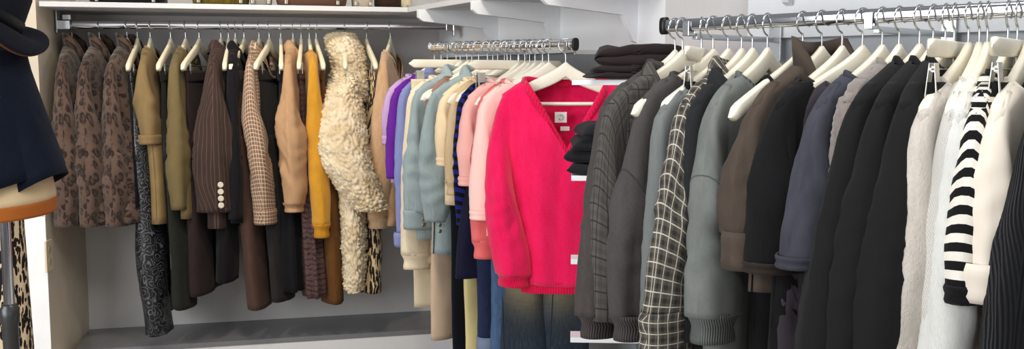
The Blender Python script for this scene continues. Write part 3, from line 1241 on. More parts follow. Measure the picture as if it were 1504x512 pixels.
# ------------------------------------------------------------------ mannequin in the corner of the picture
MD = 2.2
mc = flat(at(-62, 110, MD))
pole_p = flat(at(11, 395, MD))
st = empty('mannequin_stand', pole_p, 0, 'chrome mannequin pole rising from a dark sleeve under the beige blouse', 'mannequin stand')
zsl = at(12, 448, MD).z
b = MB(); b.tube([(0, 0, zsl - .05), (0, 0, 1.30)], .0115, 20); b.build('pole', M_CHROME, st)
b = MB(); b.lathe([(0, .03), (.012, .03), (.017, .05), (.017, zsl - .045), (.020, zsl - .04), (.020, zsl - .008), (.0165, zsl - .004), (.0165, zsl), (.0118, zsl + .002)], seg=28); b.build('sleeve_tube', M_GUN, st)
b = MB(); b.lathe([(0, 0), (.15, 0), (.152, .006), (.14, .016), (.03, .026), (.017, .05)], seg=40); b.build('base', M_GUN, st)
b = MB()
off = mc - pole_p
b.lathe([(.001, 1.12), (.085, 1.12), (.10, 1.2), (.092, 1.32), (.098, 1.42), (.075, 1.5), (.05, 1.535), (.042, 1.56), (.047, 1.62), (.03, 1.66), (.001, 1.665)], O=V((off.x, off.y, -.02)), seg=32)
b.build('bust_form', plain('bust linen', (196, 184, 164), .9), st)


def draped(name, label, cat, prof, mat, slant, seed, folds=7, amp=.006, th=.003, group=None, extra=None):
    """prof: (z, rx, ry). slant drops the hem toward the near, inner side"""
    o = empty(name, V((mc.x, mc.y, 0)), 0, label, cat, group)
    mb = MB()
    rows, uvs = [], []
    N = 72
    z1 = prof[0][0]
    zl = prof[-1][0]
    pr = []
    for i in range(len(prof) - 1):
        for k in range(5):
            t = k / 5
            pr.append(tuple(lerp(prof[i][c], prof[i + 1][c], t) for c in range(3)))
    pr.append(prof[-1])
    for (z, rx, ry) in pr:
        t = (z1 - z) / (z1 - zl)
        row = []
        for q in range(N):
            a = 2 * PI * q / N
            f = amp * t * (math.sin(folds * a + seed) + .6 * fold(math.cos(a) * .2, math.sin(a) * .2, z, seed, 9, 2))
            row.append(V(((rx + f) * math.cos(a), (ry + f) * math.sin(a), z + slant * t * math.cos(a - .6))))
        rows.append(row)
        uvs.append([(q / N * 2 * PI * .17, z) for q in range(N + 1)])
    mb.grid(rows, uvs, True)
    mb.build('body', mat, o, solid=th)
    return o, rows


def mz(py): return at(0, py, MD).z


M_NAVY = cloth('navy wool', (17, 24, 38), w='fuzzy', rough=.9, var=.12)
coat, crow = draped('boxy_jacket', 'dark navy boxy jacket with flared hem on the mannequin under the hat', 'jacket',
                    [(mz(62), .055, .05), (mz(70), .12, .085), (mz(78), .143, .11), (mz(110), .150, .125), (mz(180), .176, .145), (mz(275), .212, .168)], M_NAVY, .05, 1.3, 5, .006, .004)
for sd in (1, -1):
    b = MB()
    OI = []
    for i in range(15):
        t = i / 14
        zc_ = lerp(mz(74), mz(262), t)
        ox = lerp(.12, .152, sm(t * 3)) if t < .22 else lerp(.147, .228, (t - .22) / .78)
        ix = lerp(.03, .115, sm(t * 1.6))
        OI.append(((sd * ox, zc_ + .012 * t), (sd * ix, zc_ - .05 * sm(t * 2)), lerp(.055, .075, t), -.01))
    strip(b, OI, 5.5 + sd, seg=30, amp=.005, k=9, kz=2)
    b.build('sleeve', M_NAVY, coat, solid=.003)
b = MB()
rr_ = []
pts = []
for i in range(9):
    t = i / 8
    pts.append(V((lerp(.118, .158, t), -.11 - .03 * t, lerp(mz(70), mz(142), t))))
b.tube(pts, .006, 8)
b.build('strap', cloth('navy strap', (30, 36, 50), rough=.6), coat)
b = MB(); b.tube([pts[-1] + V((0, -.004, .008)), pts[-1] + V((0, -.006, -.008))], .005, 10); b.build('strap_button', M_BTNM, coat)
b = MB()
b.prism([(0, 0), (.02, 0), (.02, -.036), (0, -.036)], V((.122, -.125, mz(60))), V((.9, -.1, -.25)), V((.3, 0, 1)), V((0, -1, 0)), .0012)
b.build('hang_tag', M_TAG, coat, smooth=False)

M_BLOUSE = cloth('beige crepe', (214, 190, 150), rough=.85, var=.05)
M_RUST = cloth('rust crepe', (170, 96, 40), rough=.85, var=.08)
bl, rows = draped('blouse', 'beige blouse with rust hem band showing below the navy jacket', 'blouse', [(mz(200), .150, .12), (mz(250), .185, .14), (mz(302), .197, .15)], M_BLOUSE, .012, 4.1, 4, .004)
b = MB()
last = rows[-1]
rws = [[p + V((p.x * .004, p.y * .004, .003 - k * .0062)) for p in last] for k in range(6)]
b.grid(rws, [[(q * .01, k * .008) for q in range(len(last) + 1)] for k in range(6)], True)
b.build('hem_band', M_RUST, bl, solid=.003)

# hat
hz = mz(38)
hat = empty('felt_hat', V((mc.x + .036, mc.y - .0, mz(18))), 0, 'dark navy felt hat with brown lined brim on top of the mannequin', 'hat')
MX = Matrix.Rotation(R(24), 4, 'Y') @ Matrix.Rotation(R(-15), 4, 'X')
N = 64
b = MB()
rows, uvs = [], []
for (r, z) in [(.096, 0), (.095, .02), (.091, .05), (.087, .08), (.080, .097), (.063, .104), (.03, .096), (.004, .088)]:
    row = []
    for q in range(N):
        a = 2 * PI * q / N
        pinch = 1 - .10 * math.exp(-((math.sin(a) + 1) / .5) ** 2) * sm(z / .09)
        dent = -.018 * math.exp(-(math.sin(a) / .5) ** 2) if z > .09 else 0
        row.append(MX @ V((r * 1.12 * math.cos(a) * pinch, r * math.sin(a), z + dent * 0)))
    rows.append(row); uvs.append([(q / N * .5, z) for q in range(N + 1)])
b.grid(rows, uvs, True)
M_HAT = cloth('navy felt', (20, 22, 31), w='fuzzy', rough=.85, sheen=.03)
b.build('crown', M_HAT, hat, solid=.003)
for nm, m, dz in (('brim', M_HAT, 0), ('brim_lining', cloth('brown felt', (116, 76, 58), w='fuzzy', rough=.85), -.0042)):
    b = MB()
    rows, uvs = [], []
    for k in range(8):
        t = k / 7
        r = lerp(.095, .156 if nm == 'brim' else .153, t)
        rows.append([MX @ V((r * 1.1 * math.cos(a), r * math.sin(a), dz - .004 * t + .042 * t * t * (-math.cos(2 * a + 1.0)) + .0)) for a in [2 * PI * q / N for q in range(N)]])
        uvs.append([(q / N, t * .07) for q in range(N + 1)])
    b.grid(rows, uvs, True)
    b.build(nm, m, hat, solid=.003)
b = MB()
rows, uvs = [], []
for k, (r, z) in enumerate([(.0985, .002), (.0985, .012), (.0965, .026)]):
    rows.append([MX @ V((r * 1.12 * math.cos(a), r * math.sin(a), z)) for a in [2 * PI * q / N for q in range(N)]])
    uvs.append([(q / N, k * .01) for q in range(N + 1)])
b.grid(rows, uvs, True)
b.build('hat_band', cloth('black ribbon', (12, 12, 15), w='rib', rough=.5), hat, solid=.002)

# floral skirt hanging behind the mannequin
M_FLORAL = cloth('floral crepe', (214, 192, 158), 'floral', (34, 27, 24), rough=.85, var=.05)
sk = flat(at(2, 400, 2.95))
so2 = empty('long_skirt', V((sk.x, sk.y, 1.0)), R(10), 'beige skirt with black floral print behind the mannequin pole', 'skirt')
b = MB()
rows, uvs = [], []
for i in range(26):
    t = i / 25
    z = 1.12 - t * .9 - 1.0
    rows.append([V((math.cos(a) * (.065 + .012 * t) + .008 * math.sin(4 * a + 1) * t, math.sin(a) * (.05 + .03 * t) + .012 * math.sin(7 * a) * t, z)) for a in [2 * PI * q / 60 for q in range(60)]])
    uvs.append([(q / 60 * .6, z) for q in range(61)])
b.grid(rows, uvs, True)
b.build('skirt_panel', M_FLORAL, so2, solid=.003)
b = MB()
b.grid([[V((math.cos(a) * .066, math.sin(a) * .051, .12 + .012 * k)) for a in [2 * PI * q / 60 for q in range(60)]] for k in range(4)], [[(q / 60 * .6, k * .012) for q in range(61)] for k in range(4)], True)
b.build('waistband', M_FLORAL, so2, solid=.003)
st2 = empty('garment_stand', V((sk.x, sk.y, 0)), 0, 'slim steel stand holding the floral skirt behind the mannequin', 'stand')
b = MB(); b.tube([(0, 0, .01), (0, 0, 1.16)], .008, 14); b.build('pole', M_STEEL, st2)
b = MB(); b.lathe([(0, 0), (.12, 0), (.12, .008), (.02, .016), (.008, .03)], seg=32); b.build('base', M_GUN, st2)
b = MB(); b.tube([(-.062, 0, 1.14), (.062, 0, 1.14)], .004, 10); b.build('crossbar', M_STEEL, st2)

# ================================================================== THE CLOTHES
GARG = {id(RL): 'clothes on the first rail', id(RM): 'clothes on the short rail', id(RR): 'clothes on the dark rail'}
RAILNAME.update({id(RL): 'hangers on the first rail', id(RM): 'hangers on the short rail', id(RR): 'hangers on the dark rail'})

# ---------------------------------------------------------------- first rail (browns and blacks)
LEO = cloth('leopard plush', (104, 83, 72), 'leopard', (42, 32, 29), (80, 62, 53), w='fuzzy', rough=.8, sheen=.25)
LINB = cloth('black lining', (26, 24, 27), rough=.6)
for i, (px, lab, hx) in enumerate([(105, 'first leopard print plush coat, hanging beside the rail end at the plaster wall', 88), (145, 'second leopard print plush coat along the rail from the plaster wall', 121), (186, 'third leopard print plush coat, beside the black patterned satin trousers', 160)]):
    g, phi, P, zs_, zh, zc = top('leopard_coat', ['first', 'second', 'third'][i] + ' leopard coat from the plaster wall', lab, 'coat', RL, px, 333, 326, LEO, hx=hx,
        W=.20, T=.04, b=.050, arm=.23, cw=.13, flare=.02, neck='zip', nw=.075, nd=.09, cuffh=.0, amp=.009, fur=pilefur, res=1.2, nb=.03, group='leopard print coats on the first rail', uvoff=i * .37, yd=(.03, -.004))
    b = MB()
    strip(b, [((.15, -.20), (-.15, -.20), .012, .052), ((.16, -.3), (-.16, -.3), .014, .06), ((.165, zh + .06), (-.165, zh + .06), .014, .066)], i, seg=24, amp=.006)
    b.build('lining_panel', LINB, g, solid=.002)

bottoms('satin_trousers', 'black satin trousers with silver swirl print', 'long black satin trousers with silver grey swirl print, the longest on the first rail', 'trousers', RL, 201, 491,
        cloth('swirl satin', (22, 23, 27), 'paisley', (92, 95, 100), rough=.32, spec=.5, sheen=0), hx=187, W=.16, b=.045, legw=.2, amp=.008, far=.94, ydrift=.05, crease=False)
KH = cloth('khaki jersey', (134, 112, 76), var=.08)
top('t_shirt', 'tan khaki tee with turned cuffs', 'tan khaki short-sleeved tee with turned-up cuffs beside the satin trousers', 't-shirt', RL, 220, 212, 328, KH, hx=207, W=.19, T=.03, b=.042, arm=.2, cw=.17, flare=.01, nw=.09, cuffh=.03, cuffout=.006, amp=.009, yd=(.03, .01))
bottoms('corduroy_trousers', 'dark olive corduroy trousers', 'dark olive black corduroy trousers between the two khaki tops', 'trousers', RL, 250, 452,
        cloth('olive cord', (36, 38, 33), w='cord', var=.15), hx=231, W=.16, b=.04, legw=.2, far=.98, ydrift=.04)
top('long_sleeve_top', 'olive long-sleeved top', 'olive khaki long-sleeved top with plain cuffs', 'top', RL, 272, 308, 320, cloth('olive jersey', (112, 98, 66), var=.08), hx=252, W=.19, T=.028, b=.040, cw=.12, flare=.02, nw=.09, amp=.009, yd=(.02, .0))
bottoms('velvet_trousers', 'brown black trousers beside the olive top', 'brown black trousers on a clip hanger beside the olive top', 'trousers', RL, 292, 432,
        cloth('brown black wool', (46, 36, 36), w='twill'), hx=267, W=.16, b=.042, legw=.2, far=1.0, ydrift=.0)
g, phi, P, zs_, zh, zc = top('blazer', 'brown pinstripe blazer', 'dark brown pinstripe blazer with four buttons on its sleeve', 'blazer', RL, 324, 312, 334,
    cloth('brown pinstripe', (62, 48, 44), 'pinstripe', (118, 98, 88), w='twill', k=1.2), hx=309, W=.20, T=.05, b=.078, arm=.23, cw=.15, flare=.03, neck='collar', nw=.07, nd=.2, amp=.008, res=1.2, bulge=.03)
for k in range(4):
    b = MB()
    c = V((.20 + .045, .03, zc + .03 + .026 * k))
    b.lathe([(0, 0), (.008, 0), (.0115, .003), (.0105, .005), (.006, .004), (0, .004)], O=c, seg=18, M=Matrix.Rotation(R(90), 4, 'Y'))
    b.build('cuff_button', M_BTN, g)
bottoms('wide_trousers', 'black pleated trousers behind the pinstripe blazer', 'black softly pleated trousers showing below the pinstripe blazer', 'trousers', RL, 335, 412,
        cloth('black crepe', (20, 19, 22), w='jersey'), hx=331, W=.165, b=.04, legw=.2, amp=.012, far=.99, ydrift=-.03)
top('black_jacket', 'black jacket behind the pinstripe blazer', 'plain black jacket tucked behind the pinstripe blazer', 'jacket', RL, 345, 322, 326, cloth('black wool', (24, 23, 26), w='fuzzy'), hx=340, W=.19, T=.03, b=.03, neck='collar', nw=.075, nd=.12)
bottoms('wool_trousers', 'chocolate brown wool trousers', 'straight chocolate brown wool trousers beside the small check shirt', 'trousers', RL, 358, 452,
        cloth('chocolate wool', (78, 58, 50), w='twill'), hx=338, W=.16, b=.04, legw=.21, far=.985, ydrift=.05)
top('checked_shirt', 'small brown and white check shirt', 'brown and white small check shirt hanging beside black jeans', 'shirt', RL, 380, 330, 322,
    cloth('small check', (150, 118, 92), 'check', (232, 222, 206), (104, 80, 66), k=.40, w='jersey'), hx=364, W=.195, T=.03, b=.042, cw=.12, flare=.02, neck='collar', nw=.075, nd=.12, amp=.008, cuffh=.055, cuffout=.003, yd=(.02, .04), bulge=.02)
bottoms('black_jeans', 'black jeans', 'faded black jeans on a clip hanger beside the check shirt', 'jeans', RL, 395, 440,
        cloth('black denim', (36, 34, 34), 'denim', (52, 50, 50), (26, 25, 25), w='twill'), hx=374, W=.16, b=.042, legw=.2, far=.96, ydrift=.05)
bottoms('crepe_skirt', 'black flared skirt behind the black jeans', 'black flared skirt hanging between the black jeans and the camel overshirt', 'skirt', RL, 412, 425,
        cloth('black skirt crepe', (19, 20, 24)), W=.15, b=.05, skirt=True, pleat=(9, .008), flare=.02, ydrift=.02)
g, *_ = top('overshirt', 'camel overshirt with rolled sleeve', 'camel tan overshirt with bunched sleeve and elastic cuff', 'overshirt', RL, 430, 312, 300,
    cloth('camel twill', (186, 148, 112), w='twill', var=.08), hx=421, W=.195, T=.03, b=.045, cw=.13, flare=.02, neck='collar', nw=.07, nd=.14, amp=.015, cuffh=.03, cuffout=0., bulge=.04, yd=(.01, .01), res=1.5)
bottoms('pleated_skirt', 'plum brown pleated jacquard skirt', 'plum brown pleated jacquard skirt beside the mustard sweater', 'skirt', RL, 442, 434,
        cloth('plum jacquard', (88, 66, 64), 'jacquard', (44, 32, 36), rough=.6), hx=440, W=.15, b=.05, skirt=True, pleat=(11, .010), flare=.02, ydrift=.04)
top('sweater', 'mustard sweater', 'mustard yellow knitted sweater in the middle of the first rail', 'sweater', RL, 454, 350, 335, cloth('mustard knit', (206, 148, 42), w='fuzzy', sheen=.3), hx=461, W=.185, T=.03, b=.040, cw=.12, flare=.02, amp=.005, cuffh=.05, band=cloth('mustard rib', (202, 142, 38), w='rib'), yd=(.02, .02))
bottoms('corduroy_trousers', 'rust brown corduroy trousers', 'rust brown corduroy trousers beside the sheepskin coat', 'trousers', RL, 464, 445,
        cloth('rust cord', (104, 68, 32), w='cord', var=.12), hx=478, W=.16, b=.045, legw=.21, far=.99, ydrift=.04)
SHP = cloth('sheepskin curls', (206, 184, 146), 'wash', (238, 226, 200), w='fuzzy', rough=.95, sheen=.1, var=.1)
# the sheepskin coat: body, hood and the big near sleeve
phi = solve_phi(RL, 506, 509)
Pc = RL.pt(506)
hanger(RL, 506, phi, 'wood', 'curly sheepskin coat')
g = empty('sheepskin_coat', Pc, phi, 'curly cream sheepskin coat with a hood, the bulkiest piece on the first rail', 'coat', GARG[id(RL)])
def zz(y, x=.2): return zpix(Pc, phi, x, y)
b = MB()
OI = []
for (y, w, bb, y0) in [(92, .05, .03, 0), (104, .13, .05, .0), (125, .19, .06, .0), (160, .205, .065, .0), (220, .21, .062, .005), (300, .205, .055, .015), (360, .205, .052, .02), (415, .20, .050, .02), (432, .185, .04, .02)]:
    OI.append(((w, zz(y)), (-w, zz(y)), bb, y0))
def dens(OI, m):
    out = []
    for i in range(len(OI) - 1):
        for k in range(m):
            t = k / m
            A, B = OI[i], OI[i + 1]
            # smooth by Catmull-like easing on the neighbours
            A0 = OI[max(0, i - 1)]; B1 = OI[min(len(OI) - 1, i + 2)]
            def cr(p0, p1, p2, p3):
                return .5 * ((2 * p1) + (-p0 + p2) * t + (2 * p0 - 5 * p1 + 4 * p2 - p3) * t * t + (-p0 + 3 * p1 - 3 * p2 + p3) * t ** 3)
            out.append(((cr(A0[0][0], A[0][0], B[0][0], B1[0][0]), cr(A0[0][1], A[0][1], B[0][1], B1[0][1])),
                        (cr(A0[1][0], A[1][0], B[1][0], B1[1][0]), cr(A0[1][1], A[1][1], B[1][1], B1[1][1])),
                        cr(A0[2], A[2], B[2], B1[2]), cr(A0[3], A[3], B[3], B1[3])))
    out.append(OI[-1])
    return out
strip(b, dens(OI, 24), 2.2, seg=250, amp=.006, k=6, fur=curls)
b.build('body', SHP, g, solid=.003)
b = MB()
OI = []
for (y, x0, x1, bb, y0) in [(112, .10, .02, .03, -.01), (128, .17, .04, .055, -.015), (155, .215, .05, .075, -.02), (195, .25, .075, .092, -.022), (235, .265, .09, .094, -.005), (270, .27, .11, .080, .035), (295, .268, .13, .066, .070), (307, .262, .14, .055, .085), (309, .25, .155, .03, .088)]:
    OI.append(((x0, zz(y)), (x1, zz(y)), bb, y0))
strip(b, dens(OI, 18), 4.2, seg=150, amp=.006, k=7, fur=curls)
b.build('sleeve', SHP, g, solid=.003)
b = MB()
OI = []
for (y, x0, x1, bb, y0) in [(46, .03, -.03, .02, -.012), (49, .06, -.06, .046, -.012), (60, .095, -.11, .062, -.008), (80, .115, -.13, .066, .008), (105, .12, -.14, .07, .022), (130, .11, -.13, .07, .035), (150, .09, -.11, .05, .04)]:
    OI.append(((x0, zz(y, .1)), (x1, zz(y, .1)), bb, y0))
strip(b, dens(OI, 16), 6.1, seg=150, amp=.006, k=8, fur=curls)
b.build('hood', SHP, g, solid=.003)

bottoms('floral_skirt', 'beige skirt with black leaf print', 'beige skirt with black leaf print beside the sheepskin coat', 'skirt', RL, 538, 427,
        cloth('leaf crepe', (206, 182, 142), 'floral', (38, 32, 28), rough=.8, var=.04, k=.9), hx=555, W=.15, b=.05, skirt=True, flare=.015, amp=.014, ydrift=-.015)
top('mohair_cardigan', 'beige mohair cardigan', 'beige brushed mohair cardigan, last piece on the first rail', 'cardigan', RL, 573, 336, 330, cloth('beige mohair', (192, 152, 112), 'heather', (210, 176, 140), w='fuzzy', sheen=.4), hx=560, W=.19, T=.035, b=.05, cw=.13, flare=.02, neck='v', nd=.2, amp=.006, cuffh=.04, yd=(.02, -.03))

# ---------------------------------------------------------------- short rail (brights)
LAV = cloth('lavender jersey', (190, 158, 202), var=.06)
top('t_shirt', 'lavender tee', 'lavender tee with turned sleeve at the inner end of the short rail', 't-shirt', RM, 638, 212, 268, LAV, hx=566, W=.2, T=.024, b=.028, arm=.2, cw=.17, flare=.015, cuffh=.025, cuffout=.005)
top('knit_top', 'purple top', 'bright purple knitted top beside the lavender tee', 'top', RM, 648, 262, 265, cloth('purple knit', (106, 38, 156), w='knit'), hx=574, W=.2, T=.028, b=.034, cw=.12, flare=.02)
top('denim_shirt', 'periwinkle blue shirt', 'periwinkle blue denim shirt with rolled cuff beside the purple top', 'shirt', RM, 657, 362, 350, cloth('periwinkle denim', (128, 138, 190), 'denim', (152, 160, 204), (110, 120, 170), w='twill'), hx=585, W=.2, T=.024, b=.028, cw=.11, flare=.02, neck='collar', nw=.075, nd=.1, cuffh=.045, cuffout=.008)
bottoms('cargo_trousers', 'cream trousers clipped on a flat bar', 'cream trousers clipped to a flat bar hanger, legs below the cream sweater', 'trousers', RM, 670, 448, cloth('cream twill', (222, 206, 176), w='twill', var=.05), hx=601, W=.17, b=.026, legw=.17, hk='bar')
top('sweater', 'cream fine sweater', 'cream white soft sweater beside the periwinkle shirt', 'sweater', RM, 676, 395, 385, cloth('cream knit', (236, 220, 190), w='fuzzy', sheen=.3, var=.05), hx=597, W=.2, T=.026, b=.030, cw=.11, flare=.03, cuffh=.05)
DEN1 = cloth('light denim', (150, 166, 170), 'denim', (176, 188, 188), (128, 146, 152), w='twill')
def denim_cuff_buttons(g, x, zc, n=3):
    for k in range(n):
        b = MB()
        b.lathe([(0, 0), (.006, 0), (.007, .002), (.004, .003), (0, .003)], O=V((x, .03, zc + .015 + .02 * k)), seg=14, M=Matrix.Rotation(R(-90), 4, 'X'))
        b.build('cuff_button', M_BTNM, g)
g, phi, P, zs_, zh, zc = top('denim_shirt', 'pale blue denim shirt', 'pale blue denim shirt with buttoned cuff beside the cream sweater', 'shirt', RM, 686, 336, 350, DEN1, hx=604, W=.2, T=.026, b=.027, cw=.11, flare=.035, neck='collar', nw=.075, nd=.1, cuffh=.06, cuffout=.002, amp=.014, res=1.4)
denim_cuff_buttons(g, .19, zc)
bottoms('wide_trousers', 'beige linen trousers', 'beige linen trousers, the longest pale legs below the short rail', 'trousers', RM, 693, 494, cloth('beige linen', (206, 180, 154), w='twill', var=.06), hx=624, W=.175, b=.028, legw=.17, flare=.015)
top('fine_cardigan', 'taupe brown top', 'taupe brown fine top between the two pale denim shirts', 'cardigan', RM, 703, 250, 349, cloth('taupe jersey', (150, 118, 102), var=.07), hx=616, W=.175, bare=True, T=.022, b=.025, cw=.14, flare=.01)
g, phi, P, zs_, zh, zc = top('denim_jacket', 'grey blue denim jacket', 'grey blue denim jacket with gathered buttoned cuff beside the taupe top', 'jacket', RM, 716, 345, 372, cloth('grey blue denim', (146, 162, 164), 'denim', (170, 182, 181), (124, 142, 146), w='twill'), hx=628, W=.2, T=.028, b=.029, cw=.12, flare=.02, neck='collar', nw=.075, nd=.1, cuffh=.045, cuffout=-.006, amp=.016, bulge=.03, res=1.4)
denim_cuff_buttons(g, .19, zc, 2)
bottoms('black_trousers', 'black trousers below the denim jacket', 'black trousers hanging below the grey blue denim jacket', 'trousers', RM, 724, 560, cloth('blue black twill', (18, 22, 28), w='twill'), hx=648, W=.17, b=.026, legw=.17)
top('t_shirt', 'ivory tee', 'ivory short-sleeved tee beside the grey blue denim jacket', 't-shirt', RM, 731, 243, 300, cloth('ivory jersey', (238, 214, 176), var=.05), hx=645, W=.2, T=.026, b=.034, arm=.2, cw=.17, flare=.012, cuffh=.02, cuffout=.003)
top('sweater', 'sand beige sweater', 'sand beige sweater hanging beside the ivory tee', 'sweater', RM, 745, 286, 292, cloth('sand knit', (214, 186, 146), w='fuzzy', var=.05), hx=655, W=.185, bare=True, T=.026, b=.034, cw=.12, flare=.025, cuffh=.04)
bottoms('yellow_trousers', 'pale yellow trousers', 'pale yellow trousers, a narrow strip between black and indigo legs', 'trousers', RM, 741, 560, cloth('pale yellow twill', (226, 210, 150), w='twill', var=.05), hx=668, W=.17, b=.024, legw=.17)
bottoms('navy_skirt', 'navy skirt clipped on a flat bar', 'navy wide skirt clipped to a flat bar hanger beside the pink tee', 'skirt', RM, 761, 402, cloth('navy crepe', (22, 24, 48), w='jersey', rough=.7), hx=690, W=.15, b=.045, skirt=True, flare=.08, amp=.010, hk='bar', topb=.02)
top('striped_shirt', 'blue and black striped top', 'royal blue and black striped top beside the sand beige sweater', 'top', RM, 750, 330, 340, cloth('blue stripe', (30, 38, 112), 'stripe', (14, 14, 24), k=.7), hx=672, W=.2, T=.024, b=.028, cw=.12, flare=.01)
bottoms('indigo_jeans', 'dark indigo jeans with turn-ups', 'dark indigo jeans with pale turned-up hems below the navy skirt', 'jeans', RM, 762, 512, cloth('indigo denim', (36, 44, 72), 'denim', (56, 64, 96), (26, 32, 56), w='twill'), hx=688, W=.17, b=.04, legw=.18, turnup=.05)
PK = cloth('blush jersey', (246, 186, 176), var=.04)
top('t_shirt', 'blush pink tee', 'blush pink tee beside the striped blue top', 't-shirt', RM, 771, 272, 300, PK, hx=681, W=.2, T=.028, b=.036, arm=.21, cw=.17, flare=.02, cuffh=.02, cuffout=.003)
bottoms('blue_jeans', 'mid blue jeans', 'mid blue jeans hanging below the pale pink tee', 'jeans', RM, 778, 560, cloth('mid blue denim', (66, 92, 128), 'denim', (104, 128, 160), (48, 72, 108), w='twill'), hx=710, W=.17, b=.04, legw=.18)
top('sweater', 'coral pink sweater', 'coral pink sweater between the blush and pale pink tees', 'sweater', RM, 786, 380, 370, cloth('coral knit', (240, 118, 118), w='knit', var=.05), hx=700, W=.2, T=.028, b=.034, cw=.11, flare=.03, cuffh=.05, armout=-.01)
top('t_shirt', 'pale pink long tee', 'pale pink washed tee right beside the hot pink sweater', 't-shirt', RM, 797, 322, 345, cloth('pale pink jersey', (250, 208, 198), var=.04), hx=703, W=.2, T=.03, b=.042, arm=.22, cw=.17, flare=.03, cuffh=.02, cuffout=.003, amp=.009)
he_ = hanger(RM, 806, solve_phi(RM, 806, 700), 'wood', 'no garment, empty behind the hot pink sweater', hw=.17)
he_['label'] = 'empty cream hanger just behind the hot pink sweater'
JN = cloth('washed dark denim', (40, 50, 62), 'denim', (70, 80, 90), (52, 64, 78), w='twill', fade=(.10, -.24, .045, .09, (196, 182, 140)))
bottoms('wide_jeans', 'washed dark wide jeans', 'washed dark blue wide jeans with faded knee below the hot pink sweater', 'jeans', RM, 797, 600, JN, hx=692, W=.145, b=.04, legw=.17, amp=.008, crease=False)

# the hot pink sweater
HOT = cloth('hot pink mohair', (234, 14, 80), 'heather', (242, 32, 98), w='fuzzy', sheen=.25, var=.05, rough=.95)
HOTR = cloth('hot pink rib', (228, 12, 74), w='rib', sheen=.2, var=.05)
g, phi, P, zs_, zh, zc = top('v_neck_sweater', 'hot pink sweater', 'hot pink fuzzy V-neck sweater facing out at the open end of the short rail', 'sweater', RM, 831, 414, 412, HOT, hx=716, hk='woodbar',
    W=.178, T=.05, b=.05, arm=.21, cw=.09, flare=.012, neck='v', nw=.122, nd=.20, nb=.03, band=HOTR, cuffh=.035, cuffout=0., amp=.011, res=1.7, bulge=.035, thick=.004, hemh=.035, Wh=.132, yd=(.0, .03))
# neck labels inside the back
lb = MB()
def tagplane(mb, x, z, w, h, y):
    mb.box((x, y, z), (w, .0015, h))
zt_ = zs_(.0)
tagplane(lb, .012, -.205, .034, .030, -.012)
lo = lb.build('neck_label', M_TAG, g, smooth=False)
lo['label'] = 'white woven neck label'
sc_ = MB()
q = [V((.012 + .009 * math.cos(a) * (1 if k < 14 else .55), -.0105, -.205 + .0075 * math.sin(a * (1 if k < 14 else 1.7)))) for k, a in enumerate([i * .42 for i in range(24)])]
sc_.tube(q, .0006, 5)
sc_.build('woven_mark', plain('grey thread', (120, 118, 114), .8), lo)
lb = MB(); tagplane(lb, .0, -.237, .026, .012, -.012); lb.build('size_label', M_TAG, g, smooth=False)

# ---------------------------------------------------------------- dark rail
TAU = cloth('taupe charcoal fleece', (65, 60, 58), 'heather', (76, 71, 69), w='jersey', var=.06)
TAUR = cloth('taupe charcoal rib', (68, 63, 62), w='rib')
top('sweatshirt', 'taupe charcoal sweatshirt', 'taupe charcoal sweatshirt, first piece at the capped end of the dark rail', 'sweatshirt', RR, 992, 496, 480, TAU, hx=880, W=.2, T=.024, b=.030, cw=.085, flare=.05, band=TAUR, cuffh=.045, nw=.09, amp=.007, res=1.2)
top('checked_blazer', 'charcoal check blazer', 'charcoal blazer with faint black check, second on the dark rail', 'blazer', RR, 1003, 470, 470, cloth('charcoal check', (88, 84, 80), 'check', (44, 42, 42), (70, 67, 64), k=.8, w='twill', rough=.9), hx=890, W=.21, T=.026, b=.030, cw=.13, flare=.03, neck='collar', nw=.09, nd=.2, res=1.2)
bottoms('black_trousers', 'black trousers clipped at the waist', 'black trousers clipped to a flat bar near the capped end of the dark rail', 'trousers', RR, 1031, 600, cloth('black twill', (24, 24, 26), w='twill'), hx=1006, W=.15, b=.02, legw=.16, hk='bar')
top('sweatshirt', 'dark grey sweatshirt', 'dark grey fleece sweatshirt beside the charcoal check blazer', 'sweatshirt', RR, 1048, 500, 500, cloth('dark grey fleece', (69, 65, 64), 'heather', (79, 75, 74), var=.06), seam=.4, hx=926, W=.185, bare=True, T=.026, b=.034, cw=.11, flare=.06, band=cloth('dark grey rib', (70, 66, 65), w='rib'), cuffh=.045, amp=.008, res=1.2, bulge=.03, nw=.115)
top('sweatshirt', 'sage grey sweatshirt', 'sage grey sweatshirt glimpsed between dark grey fleece and plaid shirt', 'sweatshirt', RR, 1070, 530, 520, cloth('sage grey fleece', (108, 112, 112), 'heather', (118, 122, 121), var=.06), hx=962, W=.205, T=.024, b=.028, cw=.11, flare=.02, nw=.115, nd=.085, sag=.012)
top('flannel_shirt', 'black and white plaid flannel shirt', 'black and white plaid flannel shirt, long sleeve hanging to the hem', 'shirt', RR, 1090, 520, 540, cloth('plaid flannel', (92, 87, 80), 'check', (206, 200, 186), (40, 38, 37), k=.6, w='twill'), hx=994, W=.2, T=.026, b=.032, cw=.12, flare=.075, neck='collar', nw=.08, nd=.12, res=1.2, cuffh=.075, cuffout=.003, armout=.02)
top('denim_jacket', 'black denim jacket', 'black denim jacket with topstitched collar beside the plaid flannel shirt', 'jacket', RR, 1106, 500, 560, cloth('washed black denim', (36, 37, 39), 'denim', (48, 49, 50), (28, 29, 31), w='twill'), hx=1012, W=.2, T=.028, b=.032, cw=.11, flare=.02, neck='collar', nw=.126, nd=.1, cuffh=.04, cuffout=.003, res=1.2)
